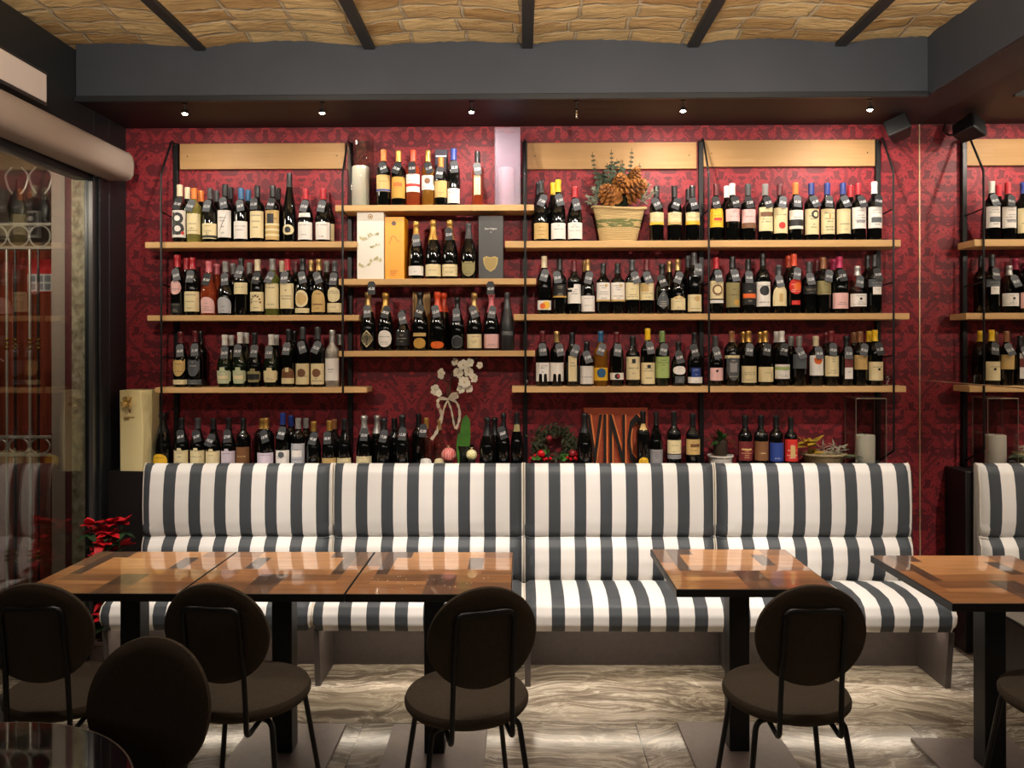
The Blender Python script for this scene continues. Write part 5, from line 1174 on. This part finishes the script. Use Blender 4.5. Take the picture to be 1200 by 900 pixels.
for px, py in ((628, 538), (661, 536), (658, 539), (641, 531)):
    mb = MB(); c = P3(px, py, 4.26)
    for k in range(3): leaf_mesh(mb, (c[0] - q[0], -.066, c[2] - LZ), (rr.uniform(-1, 1), -.4, rr.uniform(.1, 1)), (0, -1, .2), .032, .012, 0, .2, 3)
    mb.build('holly_leaf', mat('holly_leaf', (70, 120, 50), .4), o, angle=80)

# VINO board
Yv = 4.345; q0, q1 = P3(684, 478, Yv), P3(759, 540, Yv); cx = (q0[0] + q1[0]) / 2
o = thing('vino_sign', 'rust-brown wooden board with cut-out VINO lettering behind the bottles', 'sign', (cx, Yv, LZ + .0006)); hh = q0[2] - LZ; hw = (q1[0] - q0[0]) / 2
vb_ = noisy('rust_board', (176, 82, 50), (150, 66, 40), 5, .6, stretch=(1, 1, 6))
MB().box(-hw, hw, .0, .018, 0, hh).build('board', vb_, o, bevel=.002)
tv, tf = text_data('VINO', 0, .5, .012)
lz0, lz1 = -.0, hh - .035
dk, og = mat('letter_black', (26, 20, 18), .5), mat('letter_side_lit', (226, 136, 70), .6)
mb = MB(); vs = [(x * hw * 1.82, -.011 + (-.011) * (z * 2) , (lz0 + lz1) / 2 + .004 + y * (lz1 - lz0)) for x, y, z in tv]
mb.v = vs
for fc in tf:
    a = Vector(vs[fc[0]]); nrm = (Vector(vs[fc[1]]) - a).cross(Vector(vs[fc[2]]) - a); mb.f.append(list(fc)); mb.mi.append(0 if abs(nrm.y) > .7 * nrm.length else 1)
mb.build('letters', [dk, og], o, smooth=False)
m2_ = MB(); m2_.add([(p[0] + .010, -.002 + .25 * (p[1] + .011), p[2]) for p in vs], tf); m2_.build('letter_highlights', og, o, smooth=False)  # offset orange copy paints the side-lit highlight right of each stroke

# little potted plant, basket arrangement and lantern at the mirror end
q = P3(844, 540, 4.285)
o = thing('potted_plant', 'small dark green plant in a white pot on the ledge', 'plant', (q[0], 4.285, LZ + .0006)); ph = wz(844, 535, 4.22) - LZ
MB().lathe([(0, 0), (.055, 0), (.066, ph - .01), (.072, ph - .008), (.072, ph), (.064, ph), (.06, ph - .02), (0, ph - .02)], 32).build('pot', mat('white_pot', (206, 200, 190), .35), o)
MB().lathe([(.03, ph - .02), (.038, ph + .01), (.04, ph + .075), (.032, ph + .085), (0, ph + .085)], 14).build('trunk', noisy('plant_trunk', (58, 44, 28), (40, 30, 20), 30, .8), o)
mb = MB()
for k in range(34):
    a = rr.uniform(0, 6.28); e = rr.uniform(-.1, 1.3); d = Vector((math.cos(a) * math.cos(e), math.sin(a) * math.cos(e) * .55, math.sin(e)))
    leaf_mesh(mb, Vector((0, 0, ph + .075)) + d * .018, d, (0, 0, 1), rr.uniform(.045, .08), .012, 0, .45, 4)
mb.build('leaves', noisy('plant_leaf', (58, 104, 48), (36, 68, 32), 20, .3), o, angle=80)
q = P3(965, 540, 4.29)
o = thing('plant_basket', 'round basket of yellow leaves and frosty foliage on the ledge', 'plant basket', (q[0], 4.29, LZ + .0006)); ph = wz(965, 534, 4.23) - LZ
MB().lathe([(0, 0), (.075, 0), (.10, ph * .5), (.118, ph - .006), (.122, ph), (.114, ph), (.1, ph * .6), (0, ph * .6)], 40, sy=.72).build('basket_body', noisy('willow', (170, 150, 112), (112, 94, 66), 60, .7, stretch=(1, 1, 5)), o)
MB().tube([(.120 * math.cos(2 * math.pi * i / 40), .086 * math.sin(2 * math.pi * i / 40), ph) for i in range(40)], .007, 8, closed=True).build('basket_rim', MATS['willow'], o)
mb = MB()
for k in range(26):
    b = Vector((-.085 + rr.uniform(-.03, .03), -.02 + rr.uniform(-.03, .03), ph * .9 + .1 * rr.random())); d = Vector((rr.uniform(-.9, .9), rr.uniform(-.8, .2), rr.uniform(-.05, 1)))
    leaf_mesh(mb, b, d, (0, -.4, 1), rr.uniform(.04, .075), .012, 0, .3, 4)
mb.tube([(-.085, -.01, ph * .6), (-.085, -.02, ph + .08)], .004, 6)
mb.build('yellow_leaves', noisy('yellow_leaf', (190, 150, 36), (132, 112, 40), 12, .5), o, angle=80)
mb = MB()
for k in range(60):
    b = Vector((.03 + rr.uniform(-.06, .07), -.02 + rr.uniform(-.04, .04), ph + .05 * rr.random())); d = Vector((rr.uniform(-1, 1), rr.uniform(-.6, .2), rr.uniform(-.1, 1)))
    leaf_mesh(mb, b, d, (0, -.4, 1), rr.uniform(.03, .05), .0045, 0, .25, 3)
mb.build('frosty_leaves', noisy('frosty_leaf', (172, 168, 148), (120, 120, 102), 30, .6), o, angle=80)
mb = MB()
for k in range(7):
    leaf_mesh(mb, (.05 + .012 * k, -.05, ph * .95), (.8 + .1 * k, -.4, rr.uniform(-.05, .35)), (0, -.3, 1), rr.uniform(.05, .075), .017, 0, .3, 4)
mb.build('sage_leaves', noisy('sage_leaf', (96, 108, 80), (66, 78, 56), 15, .5), o, angle=80)
x0, x1 = wx(986, 4.22), wx(1032, 4.22); cx = (x0 + x1) / 2 ; q = P3(1009, 540, 4.29)
o = thing('glass_lantern', 'clear glass box lantern with a white candle at the mirror end of the ledge', 'candle holder', (wx(1014, 4.285), 4.285, LZ + .0006)); hh = wz(1010, 467, 4.24) - LZ; w2 = .082
mb = MB()
for a in (-1, 1):
    mb.box(a * w2 - .002, a * w2 + .002, -.072, .072, .006, hh); mb.box(-w2 + .002, w2 - .002, a * .07 - .002, a * .07 + .002, .006, hh)
mb.build('glass_panes', M['clear'], o, smooth=False)
MB().box(-w2 - .002, w2 + .002, -.074, .074, 0, .006).build('lantern_base', M['blackmetal'], o)
mb = MB()
for a, b in ((-1, -1), (1, -1), (1, 1), (-1, 1)): mb.tube([(a * w2, b * .07, .006), (a * w2, b * .07, hh)], .0022, 6)
mb.tube([(-w2, -.07, hh), (w2, -.07, hh), (w2, .07, hh), (-w2, .07, hh)], .0025, 6, closed=True); mb.build('lantern_edges', mat('lantern_metal', (170, 158, 140), .3, .6), o)
candle(wx(1013.5, 4.285), 4.285, LZ + .0072, .052, wz(1013, 510, 4.26) - LZ - .0072, 'white pillar candle inside the clear glass box lantern')
for (px, sh, nm, lb) in ((617.5, 'R3', 'glass_tumbler', 'tiny clear glass at the end of the long shelf above the wreath'), (1041, 'R3', 'glass_tumbler', 'clear short glass at the mirror end of the lowest long shelf')):
    o = thing(nm, lb, 'glass', (wx(px, 4.26), 4.26, STOP[sh] + .0006)); hg = .055
    MB().lathe([(0, 0), (.022, 0), (.026, hg), (.0245, hg), (.021, .006), (0, .006)], 24).build('glass_bowl', M['clear'], o, angle=50)
    MB().tube([(.0252 * math.cos(2 * math.pi * i / 24), .0252 * math.sin(2 * math.pi * i / 24), hg) for i in range(24)], .0009, 5, closed=True).build('glass_rim', M['clear'], o)

# poinsettia on the floor between bench and glass wall
o = thing('poinsettia_plant', 'red poinsettia in a pot on the floor beside the bench end', 'plant', (-2.152, 3.965, 0))
MB().lathe([(0, 0), (.07, 0), (.095, .15), (.10, .155), (.10, .17), (.09, .17), (.085, .14), (0, .14)], 28).build('pot', mat('plant_pot', (60, 40, 34), .6), o)
mb, gb, sb = MB(), MB(), MB()
for k in range(17):
    a = k * 2.4; r = .02 + .065 * (k % 5) / 4; top = Vector((r * math.cos(a), r * math.sin(a), .75 - .045 * (k % 4) - (.18 if k > 9 else 0) - (.16 if k > 13 else 0)))
    sb.tube([(0, 0, .14), Vector((top.x * .4, top.y * .4, top.z * .6)), top], .004, 6)
    for j in range(9):
        b = 2 * math.pi * j / 9 + k + rr.uniform(-.3, .3); leaf_mesh(mb, top, (math.cos(b), math.sin(b), rr.uniform(-.3, .9)), (0, 0, 1), rr.uniform(.05, .085), .026, 0, rr.uniform(-.2, .5), 5)
    for j in range(4):
        b = 2 * math.pi * j / 4 + k; leaf_mesh(gb, top - Vector((0, 0, .05)), (math.cos(b), math.sin(b), -.2), (0, 0, 1), .07, .024, 0, .3, 4)
mb.build('red_bracts', noisy('poinsettia_red', (206, 22, 34), (150, 12, 22), 14, .5), o, angle=80); gb.build('green_leaves', mat('poinsettia_green', (34, 60, 28), .5), o, angle=80); sb.build('stems', gs, o)

# ------------------------------------------------------------------ outside the glass wall
stone = noisy('rough_stone', (176, 166, 140), (96, 88, 70), 26, .8, .3, stretch=(1, 1, .8), detail=8, bump=.9)
struct(MB().box(wx(84, 4.3), XL - .142, 4.3, 4.75, 0, 2.9).build('column_outside', stone))
struct(MB().box(wx(76, 4.36), wx(84, 4.3), 4.36, 4.8, 0, 2.9).build('wall_outside_red', mat('dark_red_plaster', (84, 34, 34), .6)))
struct(MB().box(wx(60.5, 4.42), wx(76, 4.36), 4.42, 4.85, 0, 2.9).build('trim_outside_jamb', mat('grey_jamb', (150, 134, 122), .5)))
struct(MB().box(-4.2, wx(80, 4.4), 5.0, 5.1, 0, 2.9).build('wall_outside', noisy('outside_plaster', (112, 96, 84), (84, 70, 62), 4, .8)))
struct(MB().box(-4.2, XL - .14, FLOOR_Y0, 5.1, 2.9, 3.0).build('ceiling_outside', mat('porch_soffit', (90, 80, 74), .8)))
o = thing('street_door', 'reddish-brown panelled wooden door behind the iron gate outside', 'door', (-3.1, 4.93, 0))
dr = noisy('copper_wood', (158, 76, 52), (112, 50, 36), 4, .35, stretch=(14, 1, .6))
MB().box(-.55, .36, 0, .05, .0, 2.30).build('door_leaf', dr, o, bevel=.004)
mb = MB()
for k in range(7): mb.box(-.52 + k * .125, -.43 + k * .125, -.014, 0, .12, 2.2)
mb.build('door_panels', dr, o, bevel=.004)
YG = 4.62
gx0, gx1 = wx(-40, YG), wx(61, YG); gm_ = mat('gate_iron', (176, 168, 156), .4, .3); dk_ = mat('gate_iron_dark', (40, 36, 34), .4, .4); br = mat('gate_brass', (214, 172, 92), .22, .9)
o = thing('iron_gate', 'wrought iron gate with rings and brass collars beyond the glass wall', 'gate', (gx1, YG, 0)); Wd = gx0 - gx1
def gz(y): return wz(30, y, YG)
mb = MB()
for y in (263, 290.5, 512, 533): mb.box(Wd, 0, -.010, .010, gz(y) - .009, gz(y) + .009)
mb.build('rails', gm_, o, bevel=.002)
for px in (22, 47, -4, -30): 
    x = wx(px + .0, YG) - gx1
    for (ya, yb) in ((263, 290.5), (512, 533)):
        zc_ = (gz(ya) + gz(yb)) / 2; r = (gz(ya) - gz(yb)) / 2 - .007
        MB().tube([(x + (r if r > .05 else .06) * math.cos(2 * math.pi * i / 28), 0, zc_ + r * math.sin(2 * math.pi * i / 28)) for i in range(28)], .0055, 7, closed=True).build('ring', gm_, o)
for px in (8, 18, 35, 45, -12, -22):
    x = wx(px, YG) - gx1; d_ = px in (18, 45, -12)
    MB().tube([(x, 0, .05), (x, 0, gz(290))], .0075, 8).build('bar', dk_ if d_ else gm_, o)
    for y in (398, 403, 408, 646, 651, 656):
        zz = gz(y); MB().lathe([(.008, zz - .009), (.017, zz - .005), (.017, zz + .005), (.008, zz + .009)], 12, 0, x, 0).build('collar', br, o)
for px in (20, 48):
    x = wx(px, YG) - gx1
    MB().lathe([(.01, gz(262)), (.045, gz(258)), (.06, gz(243)), (.045, gz(232)), (.012, gz(222)), (.004, gz(210))], 14, 0, x, 0, sy=.3).build('finial', dk_, o)
    for sg in (-1, 1): MB().tube(ease([(x, 0, gz(232)), (x + sg * .05, 0, gz(222)), (x + sg * .075, 0, gz(205)), (x + sg * .03, 0, gz(196))], .03, 4), .006, 7).build('scroll', gm_, o)
o = thing('wall_poster', 'red and white poster on the wooden door outside the glass', 'poster', (wx(46, 4.9), 4.912, wz(46, 323, 4.9)))
MB().box(-.085, .085, -.002, .0, -.105, .105).box(-.08, .08, -.0035, -.002, -.100, .012, 1).build('poster_sheet', [mat('poster_red', (226, 50, 50), .5), mat('poster_white', (230, 224, 220), .5)], o, smooth=False)
mb = MB()
for i in range(3):
    for j in range(2): mb.box(-.07 + .05 * i, -.03 + .05 * i, -.005, -.0035, -.09 + .052 * j, -.052 + .052 * j)
mb.build('poster_print', mat('poster_print', (150, 150, 156), .5), o, smooth=False)
